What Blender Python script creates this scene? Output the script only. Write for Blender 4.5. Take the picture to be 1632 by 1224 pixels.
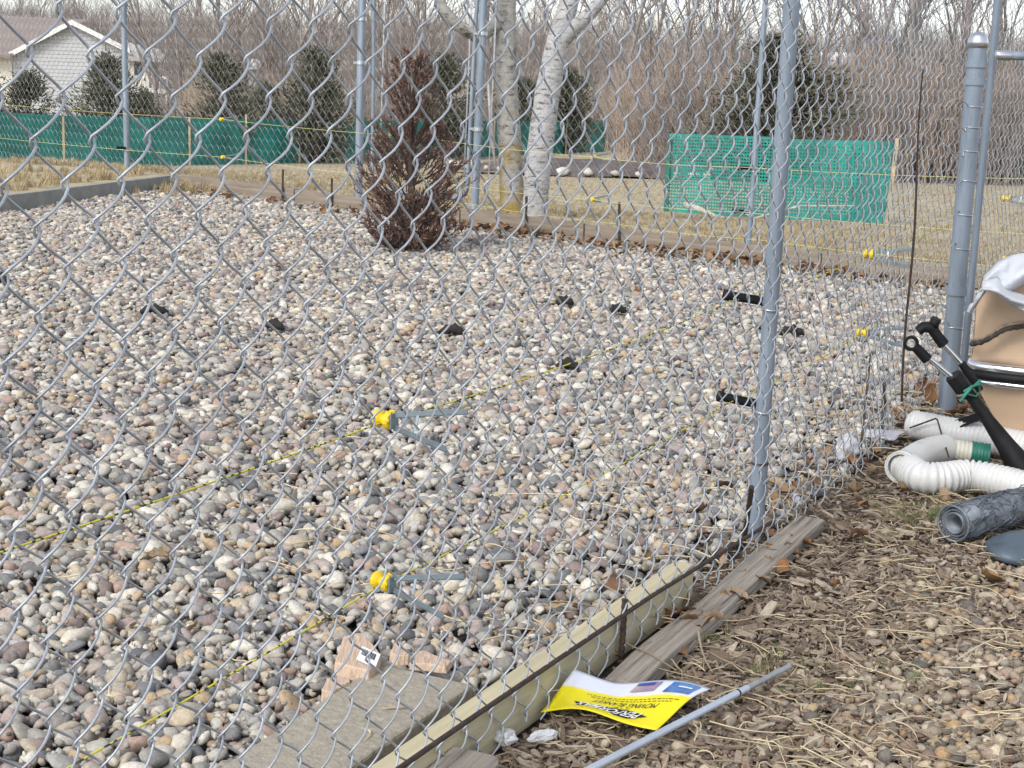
import bpy, bmesh, math, random
import numpy as np
from mathutils import Vector, Matrix, noise

for o in list(bpy.data.objects): bpy.data.objects.remove(o)
scene = bpy.context.scene
COL = scene.collection
PI = math.pi

# ------------------------------------------------------------------ camera
F, CX, CY, EYE = 2430.0, 816.0, 612.0, 1.05          # focal length in photo pixels, centre, eye height
pitch = math.atan(509 / F); roll = math.radians(1.9)
fwd = np.array([0, math.cos(pitch), -math.sin(pitch)])
r0 = np.array([1.0, 0, 0]); u0 = np.cross(r0, fwd)
RX = r0 * math.cos(roll) + u0 * math.sin(roll)
UX = -r0 * math.sin(roll) + u0 * math.cos(roll)
CAM = np.array([0, 0, EYE])
cd = bpy.data.cameras.new('camera'); cam = bpy.data.objects.new('camera', cd); COL.objects.link(cam)
cd.sensor_width = 36; cd.lens = F / 1632 * 36; cd.clip_start = 0.05; cd.clip_end = 2000
M = Matrix.Identity(4)
for i in range(3):
    M[i][0] = RX[i]; M[i][1] = UX[i]; M[i][2] = -fwd[i]; M[i][3] = CAM[i]
cam.matrix_world = M
scene.camera = cam

# ------------------------------------------------------------------ light
SUN_EL, SUN_AZ = math.radians(42), math.radians(214)   # azimuth measured clockwise from +Y (the view)
world = bpy.data.worlds.new('World'); scene.world = world; world.use_nodes = True
wn = world.node_tree.nodes; wl = world.node_tree.links; wn.clear()
sky = wn.new('ShaderNodeTexSky'); sky.sky_type = 'NISHITA'; sky.sun_disc = False
sky.sun_elevation = SUN_EL; sky.sun_rotation = SUN_AZ; sky.dust_density = 1.2; sky.air_density = 1.0; sky.ozone_density = 3.0
hsv = wn.new('ShaderNodeHueSaturation'); hsv.inputs['Saturation'].default_value = 0.36
bg = wn.new('ShaderNodeBackground'); bg.inputs['Strength'].default_value = 0.15
out = wn.new('ShaderNodeOutputWorld')
wl.new(sky.outputs[0], hsv.inputs['Color']); wl.new(hsv.outputs[0], bg.inputs['Color']); wl.new(bg.outputs[0], out.inputs['Surface'])
sl = bpy.data.lights.new('sun', 'SUN'); sl.energy = 1.5; sl.angle = math.radians(20); sl.color = (1, 0.96, 0.9)
so = bpy.data.objects.new('sun', sl); COL.objects.link(so)
sd = Vector((math.sin(SUN_AZ) * math.cos(SUN_EL), math.cos(SUN_AZ) * math.cos(SUN_EL), math.sin(SUN_EL)))
so.rotation_euler = sd.to_track_quat('Z', 'Y').to_euler(); so.location = (0, 0, 30)
scene.view_settings.view_transform = 'Standard'; scene.view_settings.look = 'None'
scene.view_settings.gamma = 1; scene.view_settings.exposure = 0.84
scene.render.engine = 'CYCLES'; scene.render.resolution_x = 1024; scene.render.resolution_y = 768
scene.cycles.max_bounces = 4; scene.cycles.diffuse_bounces = 2; scene.cycles.transparent_max_bounces = 8

# ------------------------------------------------------------------ helpers
def ray(x, y): return RX * (x - CX) / F + UX * (CY - y) / F + fwd
def G(x, y, z=0.0):
    """the point of the level plane z that a photo pixel looks at"""
    d = ray(x, y); t = (z - EYE) / d[2]; return CAM + d * t
def D(x, y, Y):
    """the point at forward distance Y that a photo pixel looks at"""
    d = ray(x, y); return CAM + d * (Y / d[1])
P0 = np.array([.216, 2.626, 0.]); _a = math.radians(28.5)
FD = np.array([math.sin(_a), math.cos(_a), 0.]); FN = np.array([-FD[1], FD[0], 0.])   # near fence: along it, into the kennel
BK = np.array([-2.79, 12.34, 0.]); BD = np.array([.746, -.666, 0.]); BN = np.array([.666, .746, 0.])  # back fence, outward
def FP(s, z, off=0.): return P0 + FD * s + FN * off + np.array([0, 0, z])
def BP(s, z, off=0.): return BK + BD * s + BN * off + np.array([0, 0, z])
def FX(x, y, off=0.):
    r = ray(x, y); t = ((P0 + FN * off - CAM) @ FN) / (r @ FN); p = CAM + r * t; return (p - P0) @ FD, p[2]
def BX(x, y, off=0.):
    r = ray(x, y); t = ((BK + BN * off - CAM) @ BN) / (r @ BN); p = CAM + r * t; return (p - BK) @ BD, p[2]

def put(name, o, parent):
    COL.objects.link(o)
    if parent is not None: o.parent = parent
    return o
def tag(o, label=None, cat=None, group=None, kind=None):
    if label: o['label'] = label
    if cat: o['category'] = cat
    if group: o['group'] = group
    if kind: o['kind'] = kind
    return o
def thing(name, label, cat, group=None, loc=(0, 0, 0), rz=0.):
    o = bpy.data.objects.new(name, None); o.empty_display_size = .05
    o.location = loc; o.rotation_euler = (0, 0, rz); COL.objects.link(o)
    return tag(o, label, cat, group)

class MB:
    """collects polygons for one mesh"""
    def __init__(s): s.v = []; s.f = []; s.n = 0
    def add(s, v, f):
        b = s.n; s.v.extend([tuple(p) for p in v]); s.n += len(v)
        s.f.extend([tuple(i + b for i in q) for q in f]); return s
    def quad(s, a, b, c, d): return s.add([a, b, c, d], [(0, 1, 2, 3)])
    def box(s, o, ax, ay, az):
        """box from corner o along three vectors"""
        o, ax, ay, az = (np.array(q, float) for q in (o, ax, ay, az))
        v = [o, o + ax, o + ax + ay, o + ay, o + az, o + ax + az, o + ax + ay + az, o + ay + az]
        f = [(0, 3, 2, 1), (4, 5, 6, 7), (0, 1, 5, 4), (1, 2, 6, 5), (2, 3, 7, 6), (3, 0, 4, 7)]
        if np.dot(np.cross(ax, ay), az) < 0: f = [q[::-1] for q in f]
        return s.add(v, f)
    def tube(s, pts, rad, n=8, caps=True, squash=None):
        P = np.array(pts, float); m = len(P)
        R = np.full(m, rad, float) if np.isscalar(rad) else np.array(rad, float)
        T = np.gradient(P, axis=0); T /= np.linalg.norm(T, axis=1)[:, None] + 1e-12
        up = np.array([0, 0, 1.]) if abs(T[0][2]) < .9 else np.array([1., 0, 0])
        A = np.cross(T[0], up); A /= np.linalg.norm(A); v = []
        ang = np.arange(n) * 2 * PI / n; ca, sa = np.cos(ang), np.sin(ang)
        for i in range(m):
            A = A - T[i] * (A @ T[i]); A /= np.linalg.norm(A) + 1e-12; B = np.cross(T[i], A)
            k = 1. if squash is None else squash
            v.extend(P[i] + R[i] * (ca[:, None] * A + k * sa[:, None] * B))
        f = []
        for i in range(m - 1):
            for j in range(n):
                k = (j + 1) % n
                f.append((i * n + j, i * n + k, (i + 1) * n + k, (i + 1) * n + j))
        if caps:
            b = len(v); v = v + v[:n] + v[(m - 1) * n:m * n]
            f.append(tuple(range(b, b + n))[::-1]); f.append(tuple(range(b + n, b + 2 * n)))
        return s.add(v, f)
    def lathe(s, c, prof, n=20, axis=None):
        """rings (r, h) about an axis through c"""
        c = np.array(c, float); ax = np.array((0, 0, 1.) if axis is None else axis, float); ax /= np.linalg.norm(ax)
        q = np.array([1., 0, 0]) if abs(ax[0]) < .9 else np.array([0, 1., 0])
        A = np.cross(ax, q); A /= np.linalg.norm(A); B = np.cross(ax, A); v = []
        for r, h in prof:
            for j in range(n):
                t = 2 * PI * j / n; v.append(c + ax * h + A * r * math.cos(t) + B * r * math.sin(t))
        f = [(i * n + j, i * n + (j + 1) % n, (i + 1) * n + (j + 1) % n, (i + 1) * n + j) for i in range(len(prof) - 1) for j in range(n)]
        if prof[0][0] > 1e-5: f.append(tuple(range(n))[::-1])
        if prof[-1][0] > 1e-5: f.append(tuple(range((len(prof) - 1) * n, len(prof) * n)))
        return s.add(v, f)
    def mesh(s, name, mat=None, smooth=False):
        me = bpy.data.meshes.new(name); me.from_pydata([tuple(map(float, p)) for p in s.v], [], s.f)
        if mat is not None: me.materials.append(mat)
        if smooth: me.polygons.foreach_set('use_smooth', [True] * len(me.polygons))
        me.update(); return me
    def build(s, name, mat, parent=None, smooth=False, bevel=0., loc=None):
        o = bpy.data.objects.new(name, s.mesh(name, mat, smooth)); put(name, o, parent)
        if loc is not None: o.location = loc
        if bevel:
            m = o.modifiers.new('bevel', 'BEVEL'); m.width = bevel; m.segments = 2; m.limit_method = 'ANGLE'
        return o
def obj(name, me, parent=None, mat=None):
    o = bpy.data.objects.new(name, me); return put(name, o, parent)

# ------------------------------------------------------------------ materials
def mat(name, c, rough=.8, metal=0., var=.0, scale=8., c2=None, bump=0., bscale=40., coord='Object', spec=.5, stretch=(1, 1, 1), lo=.35, hi=.65, detail=6., trans=0., ramp=None):
    m = bpy.data.materials.new(name); m.use_nodes = True; nt = m.node_tree; N, L = nt.nodes, nt.links
    b = N['Principled BSDF']; b.inputs['Roughness'].default_value = rough; b.inputs['Metallic'].default_value = metal
    b.inputs['Specular IOR Level'].default_value = spec
    b.inputs['Base Color'].default_value = (*c, 1)
    tc = N.new('ShaderNodeTexCoord'); mp = N.new('ShaderNodeMapping'); mp.inputs['Scale'].default_value = stretch
    L.new(tc.outputs[coord], mp.inputs['Vector'])
    if var or c2 or ramp:
        nz = N.new('ShaderNodeTexNoise'); nz.inputs['Scale'].default_value = scale; nz.inputs['Detail'].default_value = detail
        nz.inputs['Roughness'].default_value = .65
        L.new(mp.outputs[0], nz.inputs['Vector'])
        cr = N.new('ShaderNodeValToRGB'); e = cr.color_ramp.elements
        if ramp:
            e[0].position, e[0].color = ramp[0][0], (*ramp[0][1], 1); e[1].position, e[1].color = ramp[-1][0], (*ramp[-1][1], 1)
            for p, q in ramp[1:-1]: k = e.new(p); k.color = (*q, 1)
        else:
            e[0].position, e[1].position = lo, hi
            if c2 is None:
                e[0].color = (*[q * (1 - var) for q in c], 1); e[1].color = (*[min(1, q * (1 + var)) for q in c], 1)
            else: e[0].color = (*c, 1); e[1].color = (*c2, 1)
        L.new(nz.outputs['Fac'], cr.inputs['Fac']); L.new(cr.outputs['Color'], b.inputs['Base Color'])
    if bump:
        n2 = N.new('ShaderNodeTexNoise'); n2.inputs['Scale'].default_value = bscale; n2.inputs['Detail'].default_value = 5
        L.new(mp.outputs[0], n2.inputs['Vector'])
        bp = N.new('ShaderNodeBump'); bp.inputs['Strength'].default_value = bump; bp.inputs['Distance'].default_value = .01
        L.new(n2.outputs['Fac'], bp.inputs['Height']); L.new(bp.outputs['Normal'], b.inputs['Normal'])
    if trans: b.inputs['Transmission Weight'].default_value = trans
    return m

def random_mat(name, stops, rough=.8, speck=.25, sscale=60., bump=.2, spec=.3):
    """colour picked per object or instance from the stops, mottled by noise"""
    m = bpy.data.materials.new(name); m.use_nodes = True; nt = m.node_tree; N, L = nt.nodes, nt.links
    b = N['Principled BSDF']; b.inputs['Roughness'].default_value = rough; b.inputs['Specular IOR Level'].default_value = spec
    oi = N.new('ShaderNodeObjectInfo'); cr = N.new('ShaderNodeValToRGB'); cr.color_ramp.interpolation = 'CONSTANT'
    e = cr.color_ramp.elements; n = len(stops)
    e[0].position = 0; e[0].color = (*stops[0], 1); e[1].position = 1 / n; e[1].color = (*stops[1], 1)
    for i in range(2, n): k = e.new(i / n); k.color = (*stops[i], 1)
    L.new(oi.outputs['Random'], cr.inputs['Fac'])
    tc = N.new('ShaderNodeTexCoord'); va = N.new('ShaderNodeVectorMath'); va.operation = 'ADD'
    L.new(tc.outputs['Object'], va.inputs[0]); L.new(oi.outputs['Location'], va.inputs[1])
    nz = N.new('ShaderNodeTexNoise'); nz.inputs['Scale'].default_value = sscale; nz.inputs['Detail'].default_value = 8; nz.inputs['Roughness'].default_value = .75
    L.new(va.outputs[0], nz.inputs['Vector'])
    mr = N.new('ShaderNodeMapRange'); mr.inputs['From Min'].default_value = .3; mr.inputs['From Max'].default_value = .7
    mr.inputs['To Min'].default_value = 1 - speck; mr.inputs['To Max'].default_value = 1 + speck
    L.new(nz.outputs['Fac'], mr.inputs['Value'])
    mx = N.new('ShaderNodeVectorMath'); mx.operation = 'SCALE'
    L.new(cr.outputs['Color'], mx.inputs[0]); L.new(mr.outputs[0], mx.inputs['Scale']); L.new(mx.outputs[0], b.inputs['Base Color'])
    if bump:
        bp = N.new('ShaderNodeBump'); bp.inputs['Strength'].default_value = bump; bp.inputs['Distance'].default_value = .003
        L.new(nz.outputs['Fac'], bp.inputs['Height']); L.new(bp.outputs['Normal'], b.inputs['Normal'])
    return m

STONE_C = [(.34, .32, .29), (.25, .24, .23), (.45, .42, .37), (.40, .34, .26), (.18, .18, .19), (.52, .50, .46), (.30, .27, .25), (.38, .31, .27),
           (.46, .38, .27), (.12, .125, .14), (.33, .32, .32), (.24, .18, .17), (.58, .55, .49), (.41, .39, .35), (.20, .20, .22), (.43, .31, .19),
           (.28, .27, .26), (.49, .45, .40), (.36, .29, .28), (.15, .15, .155), (.40, .38, .36), (.31, .29, .26), (.54, .49, .42), (.37, .25, .20)]
STONE_C = [tuple(.80 * q + .20 * (sum(c) / 3) * k for q, k in zip(c, (1.03, 1., .95))) for c in STONE_C]
MAT = {}
MAT['stone'] = random_mat('river_stone', [(c[0] * .99, c[1] * .975, c[2] * .93) for c in STONE_C], .85, .34, 3.2, .5)
MAT['bed'] = mat('gravel_bed_soil', (.035, .029, .024), .95, var=.4, scale=30, bump=.6, bscale=60)
MAT['soil'] = mat('litter_soil', (.07, .052, .038), .95, c2=(.16, .12, .085), scale=22, bump=1., bscale=70)
MAT['lawn'] = mat('dry_lawn', (.25, .195, .11), .95, ramp=[(.3, (.23, .19, .105)), (.5, (.36, .295, .185)), (.7, (.43, .365, .245))], scale=3.5, detail=14, bump=.8, bscale=14)
MAT['galv_wire'] = mat('galvanised_wire', (.43, .455, .485), .45, .55, var=.25, scale=14)
MAT['galv_far'] = mat('weathered_wire', (.27, .28, .29), .55, .5, var=.15, scale=12)
MAT['galv_post'] = mat('galvanised_post', (.245, .29, .345), .55, .35, var=.2, scale=26, stretch=(1, 1, .12), bump=.08, bscale=60)
MAT['galv_bright'] = mat('bright_galvanised', (.55, .57, .6), .32, .85, var=.08, scale=25)
MAT['rust'] = mat('rusty_steel', (.04, .03, .027), .85, .2, c2=(.085, .055, .042), scale=60, bump=.4, bscale=120)
MAT['bracket'] = mat('bracket_steel', (.24, .30, .33), .4, .5, var=.15, scale=30)
MAT['yellow'] = mat('yellow_plastic', (.72, .5, .015), .45, var=.06)
MAT['black'] = mat('black_plastic', (.009, .009, .010), .6, var=.4, scale=20, spec=.25)
MAT['lumber'] = mat('treated_lumber', (.44, .385, .235), .75, c2=(.62, .54, .36), scale=60, stretch=(.05, 1, 1), bump=.3, bscale=60, lo=.3, hi=.7)
MAT['greyboard'] = mat('weathered_board', (.12, .095, .075), .9, ramp=[(.33, (.10, .082, .066)), (.43, (.26, .22, .18)), (.56, (.35, .305, .25)), (.7, (.42, .375, .32))], scale=85, stretch=(.045, 1, 1), bump=1., bscale=70)
MAT['border'] = mat('border_board', (.16, .125, .09), .9, c2=(.31, .255, .20), scale=40, stretch=(.05, 1, 1), bump=.6, bscale=40, lo=.3, hi=.7)
MAT['concrete'] = mat('concrete', (.30, .27, .225), .9, ramp=[(.28, (.22, .195, .155)), (.45, (.30, .265, .21)), (.62, (.34, .305, .245)), (.70, (.50, .46, .38))], scale=70, detail=12, bump=.45, bscale=90)
MAT['kerbgrey'] = mat('grey_edging', (.25, .25, .235), .85, var=.15, scale=10)
MAT['poo'] = mat('dark_dropping', (.018, .013, .010), .8, var=.4, scale=60, bump=.8, bscale=120)
MAT['white_pvc'] = mat('white_plastic_pipe', (.6, .6, .58), .45, ramp=[(.3, (.44, .41, .36)), (.42, (.58, .575, .55)), (.7, (.63, .63, .62))], scale=11)
MAT['cream'] = mat('cream_plastic_pipe', (.62, .60, .50), .5, var=.1)
MAT['green_pl'] = mat('green_plastic', (.02, .17, .12), .5, var=.15)
MAT['bark_pale'] = None

def wave_rope(name, ca, cb, sc):
    m = bpy.data.materials.new(name); m.use_nodes = True; N, L = m.node_tree.nodes, m.node_tree.links; b = N['Principled BSDF']
    b.inputs['Roughness'].default_value = .6
    tc = N.new('ShaderNodeTexCoord'); nz = N.new('ShaderNodeTexNoise'); nz.inputs['Scale'].default_value = sc; nz.inputs['Detail'].default_value = 0
    cr = N.new('ShaderNodeValToRGB'); cr.color_ramp.interpolation = 'CONSTANT'; e = cr.color_ramp.elements
    e[0].color = (*ca, 1); e[1].position = .56; e[1].color = (*cb, 1)
    L.new(tc.outputs['Object'], nz.inputs['Vector']); L.new(nz.outputs['Fac'], cr.inputs['Fac']); L.new(cr.outputs['Color'], b.inputs['Base Color'])
    return m
MAT['string'] = wave_rope('yellow_black_string', (.62, .58, .05), (.04, .045, .02), 110)
MAT['string_far'] = mat('yellow_string', (.62, .58, .22), .6)

# ------------------------------------------------------------------ terrain heights beyond the kennel
_ctl = np.array([(-2.8, 12.4, .09), (0, 9.9, .09), (2.2, 7.9, .09), (5, 5.6, .09), (9, 2, .06), (-3.4, 10, .09), (-4.6, 6, .09), (-6, 0, .09), (-4.5, 14.4, .02),
    (-7.7, 22.8, -.72), (-3, 28, -.85), (2.5, 39.6, -1.07), (1.4, 14, -.26), (3.8, 14.2, -.26), (-40, 90, -4.2), (40, 90, -3.5), (0, 62, -2.2), (-30, 30, -1.5), (30, 25, -.8),
    (30, -5, 0), (-20, 5, .1), (-60, 0, 0), (0, 170, -3.), (-90, 170, -3.), (90, 170, -3.), (0, 300, 0.), (-150, 300, 1.), (150, 300, 0.), (0, 500, 2), (-400, 500, 2), (400, 500, 2), (-400, 0, 0), (400, 0, 0)])
_xy = _ctl[:, :2]; _K = np.linalg.norm(_xy[:, None] - _xy[None], axis=2)
_n = len(_ctl); _A = np.zeros((_n + 1, _n + 1)); _A[:_n, :_n] = _K; _A[_n, :_n] = 1; _A[:_n, _n] = 1
_w = np.linalg.solve(_A, np.append(_ctl[:, 2], 0))
def TH(x, y):
    p = np.stack([np.asarray(x, float), np.asarray(y, float)], -1)
    return np.linalg.norm(p[..., None, :] - _xy, axis=-1) @ _w[:_n] + _w[_n]
def TP(px, Y, dy=0.):
    """terrain point straight below pixel column px at distance Y"""
    x = D(px, 150, Y)[0]; return np.array([x, Y, float(TH(x, Y)) + dy])

# ------------------------------------------------------------------ the setting
def sheet(name, poly, z, m, div=1):
    me = MB().add([(x, y, z) for x, y in poly], [tuple(range(len(poly)))]); return tag(me.build(name, m), kind='structure')
KENNEL = [(-1.75, -.6), (2.86, 7.35), (-2.79, 12.36), (-6.3, -.6)]
gravel_bed = sheet('gravel_bed', KENNEL, -.028, MAT['bed'])
soil = sheet('bare_ground', [(-1.75, -.6), (-9, -14), (30, -14), (30, 4.5), (9.0, 1.85), (2.86, 7.35)], -.024, MAT['soil'])
# lawn and land beyond: a fan of strips from the kennel's edges out to the horizon
edge = [np.array([-9.6, -12.]), np.array([-6.3, -.6]), np.array([-5.0, 4.2])] + [np.array([-5.0 + (2.21) * t, 4.2 + 8.15 * t]) for t in (.2, .4, .6, .75, .9, 1.)]
edge += [BK[:2] + BD[:2] * s for s in (.5, 1, 1.6, 2.2, 3, 3.6, 4.2, 4.8, 5.4, 6, 6.6, 7.2, 7.57, 9, 12, 15.74)] + [np.array([30., 4.5])]
ts = [0, .12, .3, .6, 1, 1.5, 2.2, 3, 4, 5.5, 7.5, 10, 13, 17, 22, 28, 36, 46, 60, 80, 105, 140, 180, 230, 290, 360, 450]
v, f = [], []; ne = len(edge)
for k, e in enumerate(edge):
    q = k / (ne - 1); ang = math.radians(170 - 150 * min(1, max(0, (q - .03) / .94)))
    if k < 3: ang = math.radians(178 - 6 * k)
    dv = np.array([math.cos(ang), math.sin(ang)])
    for t in ts:
        p = e + dv * t; v.append((p[0], p[1], float(TH(*p)) + (noise.noise(Vector((p[0], p[1], 0))) * .02 if t > 1 else 0)))
nt_ = len(ts)
for k in range(ne - 1):
    for j in range(nt_ - 1): f.append((k * nt_ + j, k * nt_ + j + 1, (k + 1) * nt_ + j + 1, (k + 1) * nt_ + j))
lawn = tag(MB().add(v, f).build('lawn', MAT['lawn'], smooth=True), kind='structure')

# ---- scatter with geometry nodes: one object, instances picked from a hidden-free source collection
def source_collection(name, meshes):
    c = bpy.data.collections.new(name)
    for i, me in enumerate(meshes): c.objects.link(bpy.data.objects.new(name, me))
    return c
def scatter(name, pts, rots, scales, meshes, parent=None, label=None, cat=None, seed=0):
    me = bpy.data.meshes.new(name); me.from_pydata([tuple(p) for p in pts], [], [])
    a = me.attributes.new('rot', 'FLOAT_VECTOR', 'POINT'); a.data.foreach_set('vector', np.asarray(rots, float).ravel())
    a = me.attributes.new('scl', 'FLOAT_VECTOR', 'POINT'); a.data.foreach_set('vector', np.asarray(scales, float).ravel())
    a = me.attributes.new('pick', 'INT', 'POINT'); a.data.foreach_set('value', np.random.RandomState(seed).randint(0, len(meshes), len(pts)))
    o = bpy.data.objects.new(name, me); put(name, o, parent); tag(o, label, cat, kind='stuff')
    ng = bpy.data.node_groups.new(name, 'GeometryNodeTree'); N, L = ng.nodes, ng.links
    ng.interface.new_socket('Geometry', in_out='INPUT', socket_type='NodeSocketGeometry'); ng.interface.new_socket('Geometry', in_out='OUTPUT', socket_type='NodeSocketGeometry')
    gi = N.new('NodeGroupInput'); go = N.new('NodeGroupOutput'); ip = N.new('GeometryNodeInstanceOnPoints')
    ci = N.new('GeometryNodeCollectionInfo'); ci.inputs['Collection'].default_value = source_collection(name, meshes)
    ci.inputs['Separate Children'].default_value = True; ci.inputs['Reset Children'].default_value = True
    ip.inputs['Pick Instance'].default_value = True
    def named(t, n_):
        k = N.new('GeometryNodeInputNamedAttribute'); k.data_type = t; k.inputs['Name'].default_value = n_; return k.outputs['Attribute']
    L.new(gi.outputs[0], ip.inputs['Points']); L.new(ci.outputs[0], ip.inputs['Instance'])
    L.new(named('INT', 'pick'), ip.inputs['Instance Index']); L.new(named('FLOAT_VECTOR', 'scl'), ip.inputs['Scale'])
    er = N.new('FunctionNodeEulerToRotation'); L.new(named('FLOAT_VECTOR', 'rot'), er.inputs[0]); L.new(er.outputs[0], ip.inputs['Rotation'])
    L.new(ip.outputs[0], go.inputs[0])
    o.modifiers.new('scatter', 'NODES').node_group = ng
    return o

# ---- river stones
def stone_mesh(seed, sub=2):
    rng = random.Random(seed); bm = bmesh.new(); bmesh.ops.create_icosphere(bm, subdivisions=sub, radius=1)
    off = Vector((rng.uniform(-50, 50), rng.uniform(-50, 50), rng.uniform(-50, 50)))
    sx, sy, sz = rng.uniform(.95, 1.3), rng.uniform(.75, 1.0), rng.uniform(.5, .8)
    cuts = [(Vector((rng.gauss(0, 1), rng.gauss(0, 1), rng.gauss(0, 1))).normalized(), rng.uniform(.6, .92)) for _ in range(6)]
    for vv in bm.verts:
        p = vv.co.copy(); p *= 1 + .30 * noise.noise(p * .9 + off) + .13 * noise.noise(p * 2.3 + off)
        for nn, dd in cuts:
            k = p.dot(nn) - dd
            if k > 0: p -= nn * k * .85
        vv.co = Vector((p.x * sx, p.y * sy, p.z * sz))
    me = bpy.data.meshes.new('stone'); bm.to_mesh(me); bm.free(); me.materials.append(MAT['stone'])
    me.polygons.foreach_set('use_smooth', [True] * len(me.polygons)); return me
STONES = [stone_mesh(i) for i in range(26)]
MAT['pebble'] = random_mat('tan_pebble', [(c[0] * .92, c[1] * .82, c[2] * .67) for c in STONE_C], .9, .34, 3.2, .5)
PEBBLES = [stone_mesh(60 + i, 1) for i in range(14)]
for me_ in PEBBLES: me_.materials[0] = MAT['pebble']

def inside(poly, x, y):
    r = np.zeros(len(x), bool); n = len(poly); j = n - 1
    for i in range(n):
        xi, yi = poly[i]; xj, yj = poly[j]
        c = ((yi > y) != (yj > y)) & (x < (xj - xi) * (y - yi) / (yj - yi + 1e-12) + xi); r ^= c; j = i
    return r
SLAB = [G(300, 1250, .03)[:2], G(604, 1052, .03)[:2], G(756, 1087, .03)[:2], G(600, 1190, .03)[:2], G(545, 1230, .03)[:2]]
SLAB[0] = SLAB[1] + (SLAB[0] - SLAB[1]) * 1.6; SLAB[4] = SLAB[3] + (SLAB[4] - SLAB[3]) * 3
rng = np.random.RandomState(3)
pitch_ = .0226
gx, gy = np.meshgrid(np.arange(-6.4, 3.2, pitch_), np.arange(1.2, 12.4, pitch_ * .866))
gx = gx + (np.arange(gx.shape[0]) % 2)[:, None] * pitch_ / 2
X = gx.ravel() + rng.normal(0, .007, gx.size); Y = gy.ravel() + rng.normal(0, .007, gx.size)
k = inside(KENNEL, X, Y) & (X > -.38 * Y - .45) & (X / Y < .44)
fo = (X - P0[0]) * FN[0] + (Y - P0[1]) * FN[1]; fs = (X - P0[0]) * FD[0] + (Y - P0[1]) * FD[1]
k &= (fo > np.where(fs < .42, .075, .03)) & ~inside([tuple(q) for q in SLAB], X, Y)
bo = (X - BK[0]) * BN[0] + (Y - BK[1]) * BN[1]; k &= bo < -.045
thin = (fo < .5) & (fs > .2) & (rng.rand(len(X)) < .45 * np.clip(1 - fo / .5, 0, 1)); k &= ~thin
X, Y = X[k], Y[k]; n = len(X)
sz = np.clip(np.exp(rng.normal(math.log(.0140), .32, n)), .006, .0245)
scl = np.stack([sz * rng.uniform(.85, 1.25, n), sz * rng.uniform(.85, 1.2, n), sz * rng.uniform(.8, 1.2, n)], 1)
Z = -.012 + rng.normal(0, .006, n) + sz * .15
Z += np.array([noise.noise(Vector((x * 1.4, y * 1.4, 3))) for x, y in zip(X, Y)]) * .012
rot = np.stack([rng.normal(0, .4, n), rng.normal(0, .4, n), rng.uniform(0, 2 * PI, n)], 1)
near = np.argsort(-(scl[:, 0] + .03) / (Y + .25 * np.abs(X) + 0) ** 1.5 * (Y > 2.1) * (X / Y > -.36) * (fo[k] > .1))[:300]
isn = np.zeros(n, bool); isn[near] = True
tag(scatter('gravel', np.stack([X, Y, Z], 1)[~isn], rot[~isn], scl[~isn], STONES, gravel_bed, seed=5), kind='stuff')
for i in near:
    o = obj('stone', STONES[rng.randint(len(STONES))], gravel_bed); o.location = (X[i], Y[i], Z[i]); o.rotation_euler = rot[i]; o.scale = scl[i]

rg = np.random.RandomState(17); gn = 15000
gy_ = 1.7 + 4.2 * rg.rand(gn) ** 1.2; gx_ = rg.uniform(-.5, .45, gn) * gy_
kk = inside(KENNEL, gx_, gy_) & (((gx_ - P0[0]) * FN[0] + (gy_ - P0[1]) * FN[1]) > .08) & ~inside([tuple(q) for q in SLAB], gx_, gy_)
gx_, gy_ = gx_[kk], gy_[kk]; gn = len(gx_); gs = np.clip(np.exp(rg.normal(math.log(.0055), .35, gn)), .003, .009)
tag(scatter('grit', np.column_stack([gx_, gy_, rg.uniform(-.012, .006, gn)]), rg.uniform(0, 6.3, (gn, 3)), gs[:, None] * rg.uniform(.8, 1.3, (gn, 3)), [stone_mesh(90 + i, 1) for i in range(5)], gravel_bed, seed=15), kind='stuff')

# ------------------------------------------------------------------ near chain-link fence
W, DH = .0747, .0810                    # knot spacing along the fence and down it
S_A, Z_A = -1.345, 1.009                # a knot's place
def strand(i, ztop, zbot, rad, npd, sides, B, warp, e=.0046):
    """one wire of the fabric: a flattened spiral running down, hooked into its neighbours at the knots"""
    sc = S_A + (i + .5) * W / 2
    n_ = int((ztop - zbot) / DH * npd); th0 = 0 if i % 2 == 0 else PI
    z = np.linspace(ztop, zbot, n_)
    th = (Z_A - z) / DH * 2 * PI + th0     # right-hand extreme when th = pi, left-hand when th = 0
    s_ = -np.cos(th)
    x = (W / 4 + e) * np.arcsin(.965 * s_) / math.asin(.965)
    y = -B * np.sin(th)                     # going right while sinking: behind; coming back: in front
    y = -y; y = np.where(y < 0, y * 1.35, y * .25)
    pts = []
    for a, b, c in zip(x, y, z):
        ds, dn, dz = warp(sc + a, c); pts.append(FP(sc + a + ds, c + dz, b + dn))
    return MB().tube(pts, rad, sides, caps=False)
def near_warp(s, z):
    return (.004 * math.sin(s * 2.1 + z * 3.) + .004 * noise.noise(Vector((s * 5, z * 5, 1))) + .002 * noise.noise(Vector((s * 23, z * 23, 2))),
            .016 * noise.noise(Vector((s * 1.1, z * 1.3, 7))) - .002 + .02 * max(0, .25 - z) * math.sin(s * 7.) + .062 * min(1, max(0, (s - 1.3) / .8)),
            .004 * math.sin(s * 1.7) + .006 * noise.noise(Vector((s * 1.9, z * 2, 4))) + .0025 * noise.noise(Vector((s * 19, z * 19, 6))))
near_fence = thing('chain_link_fence', 'galvanised chain link fence running past close on the left to the boat', 'fence', loc=(0, 0, 0))
i0 = -34; i1 = int((3.95 - S_A) / (W / 2))
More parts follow.
